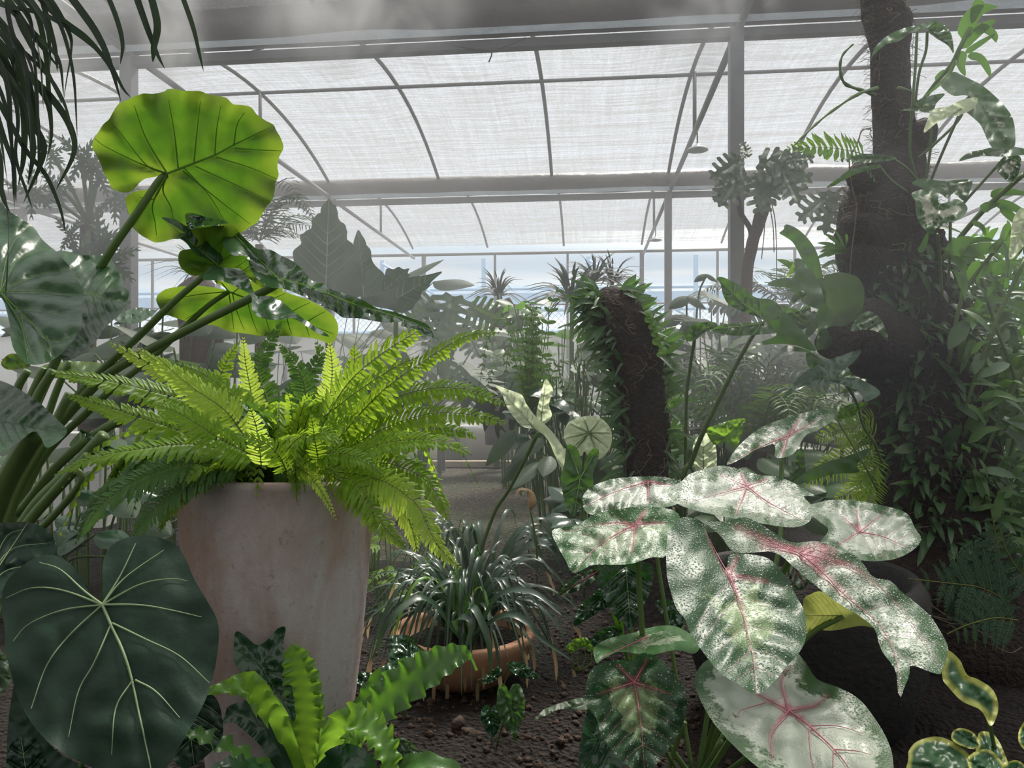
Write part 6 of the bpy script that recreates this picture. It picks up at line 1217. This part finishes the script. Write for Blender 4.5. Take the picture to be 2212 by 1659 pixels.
# ------------------------------------------------------------------ haze and drifting mist
def volmat(name, d, an=.15, col=(.95, .97, 1)):
    m, nt, out = newmat(name)
    v = N(nt, 'ShaderNodeVolumeScatter', Density=d, Anisotropy=an); v.inputs['Color'].default_value = (*col, 1)
    nt.links.new(v.outputs[0], out.inputs['Volume']); return m, nt, v
b = MB(); b.box((-.7, 9.1, 2.4), (27.0, 14.3, 5.0), G)
o = b.build('haze', volmat('haze', HAZE)[0], smooth=False); tag(o, 'thin humid haze hanging in the greenhouse air', 'haze', kind='stuff')
# misting nozzles let soft plumes fall from the gutter; patches of mist drift over the beds
def mist(c, size, dens, sc_, label, thr=.42):
    m, nt, v = volmat('mist', 0)
    tcn = nt.nodes.new('ShaderNodeTexCoord'); mp = nt.nodes.new('ShaderNodeVectorMath'); mp.operation = 'LENGTH'
    mu = nt.nodes.new('ShaderNodeMapping'); mu.inputs['Scale'].default_value = (2 / size[0], 2 / size[1], 2 / size[2])
    nt.links.new(tcn.outputs['Object'], mu.inputs[0]); nt.links.new(mu.outputs[0], mp.inputs[0])
    fall = ramp(nt, mp.outputs['Value'], [(.15, (1,)), (1, (0,))], 'EASE').outputs[0]
    no = ramp(nt, tex(nt, sc_, 2, .6, .6), [(thr, (.08,)), (thr + .25, (1,))]).outputs[0]
    nt.links.new(math_(nt, 'MULTIPLY', math_(nt, 'MULTIPLY', fall, no), dens), v.inputs['Density'])
    me = bpy.data.meshes.new('mist'); bm = bmesh.new(); bmesh.ops.create_icosphere(bm, subdivisions=3, radius=1)
    for q in bm.verts: q.co = Vector((q.co.x * size[0] / 2, q.co.y * size[1] / 2, q.co.z * size[2] / 2))
    bm.to_mesh(me); bm.free(); me.materials.append(m)
    o = bpy.data.objects.new('mist', me); COL.objects.link(o); o.location = c
    tag(o, label, 'mist', kind='stuff')
mist(P(80, 110, 5.2), (2.8, 1.2, 1.5), 1.9, 1.3, 'bank of mist drifting across the gutter in the upper left corner')
mist(P(375, 50, 5.2), (.6, .5, 1.3), 5.0, 2.6, 'narrow plume of mist falling from a nozzle left of the roof middle')
mist(P(760, 30, 5.2), (2.0, .7, 1.1), 2.8, 2.0, 'billowing mist plume under the near gutter above the big leaf')
mist(P(1545, 60, 5.1), (1.2, .7, 1.3), 2.0, 2.2, 'mist plume blowing past the top of the thick right post')
mist(P(700, 560, 4.0), (2.6, 1.4, 1.9), .35, 1.4, 'soft mist patch hanging around the serrated alocasia leaves', .35)
mist(P(1640, 800, 3.6), (2.2, 1.0, 1.5), .32, 1.5, 'soft mist patch over the bed behind the slanting stalk', .35)
mist(P(980, 850, 5.0), (1.6, 1.4, 1.5), .4, 1.5, 'pale mist patch low above the gravel path', .35)
mist(P(1950, 520, 2.1), (1.7, .6, 2.4), .40, 1.6, 'faint mist drifting in front of the mossy trunk', .35)
mist(P(230, 420, 4.6), (2.4, 1.0, 1.8), .6, 1.4, 'thin mist veiling the papaya-like tree at left', .35)
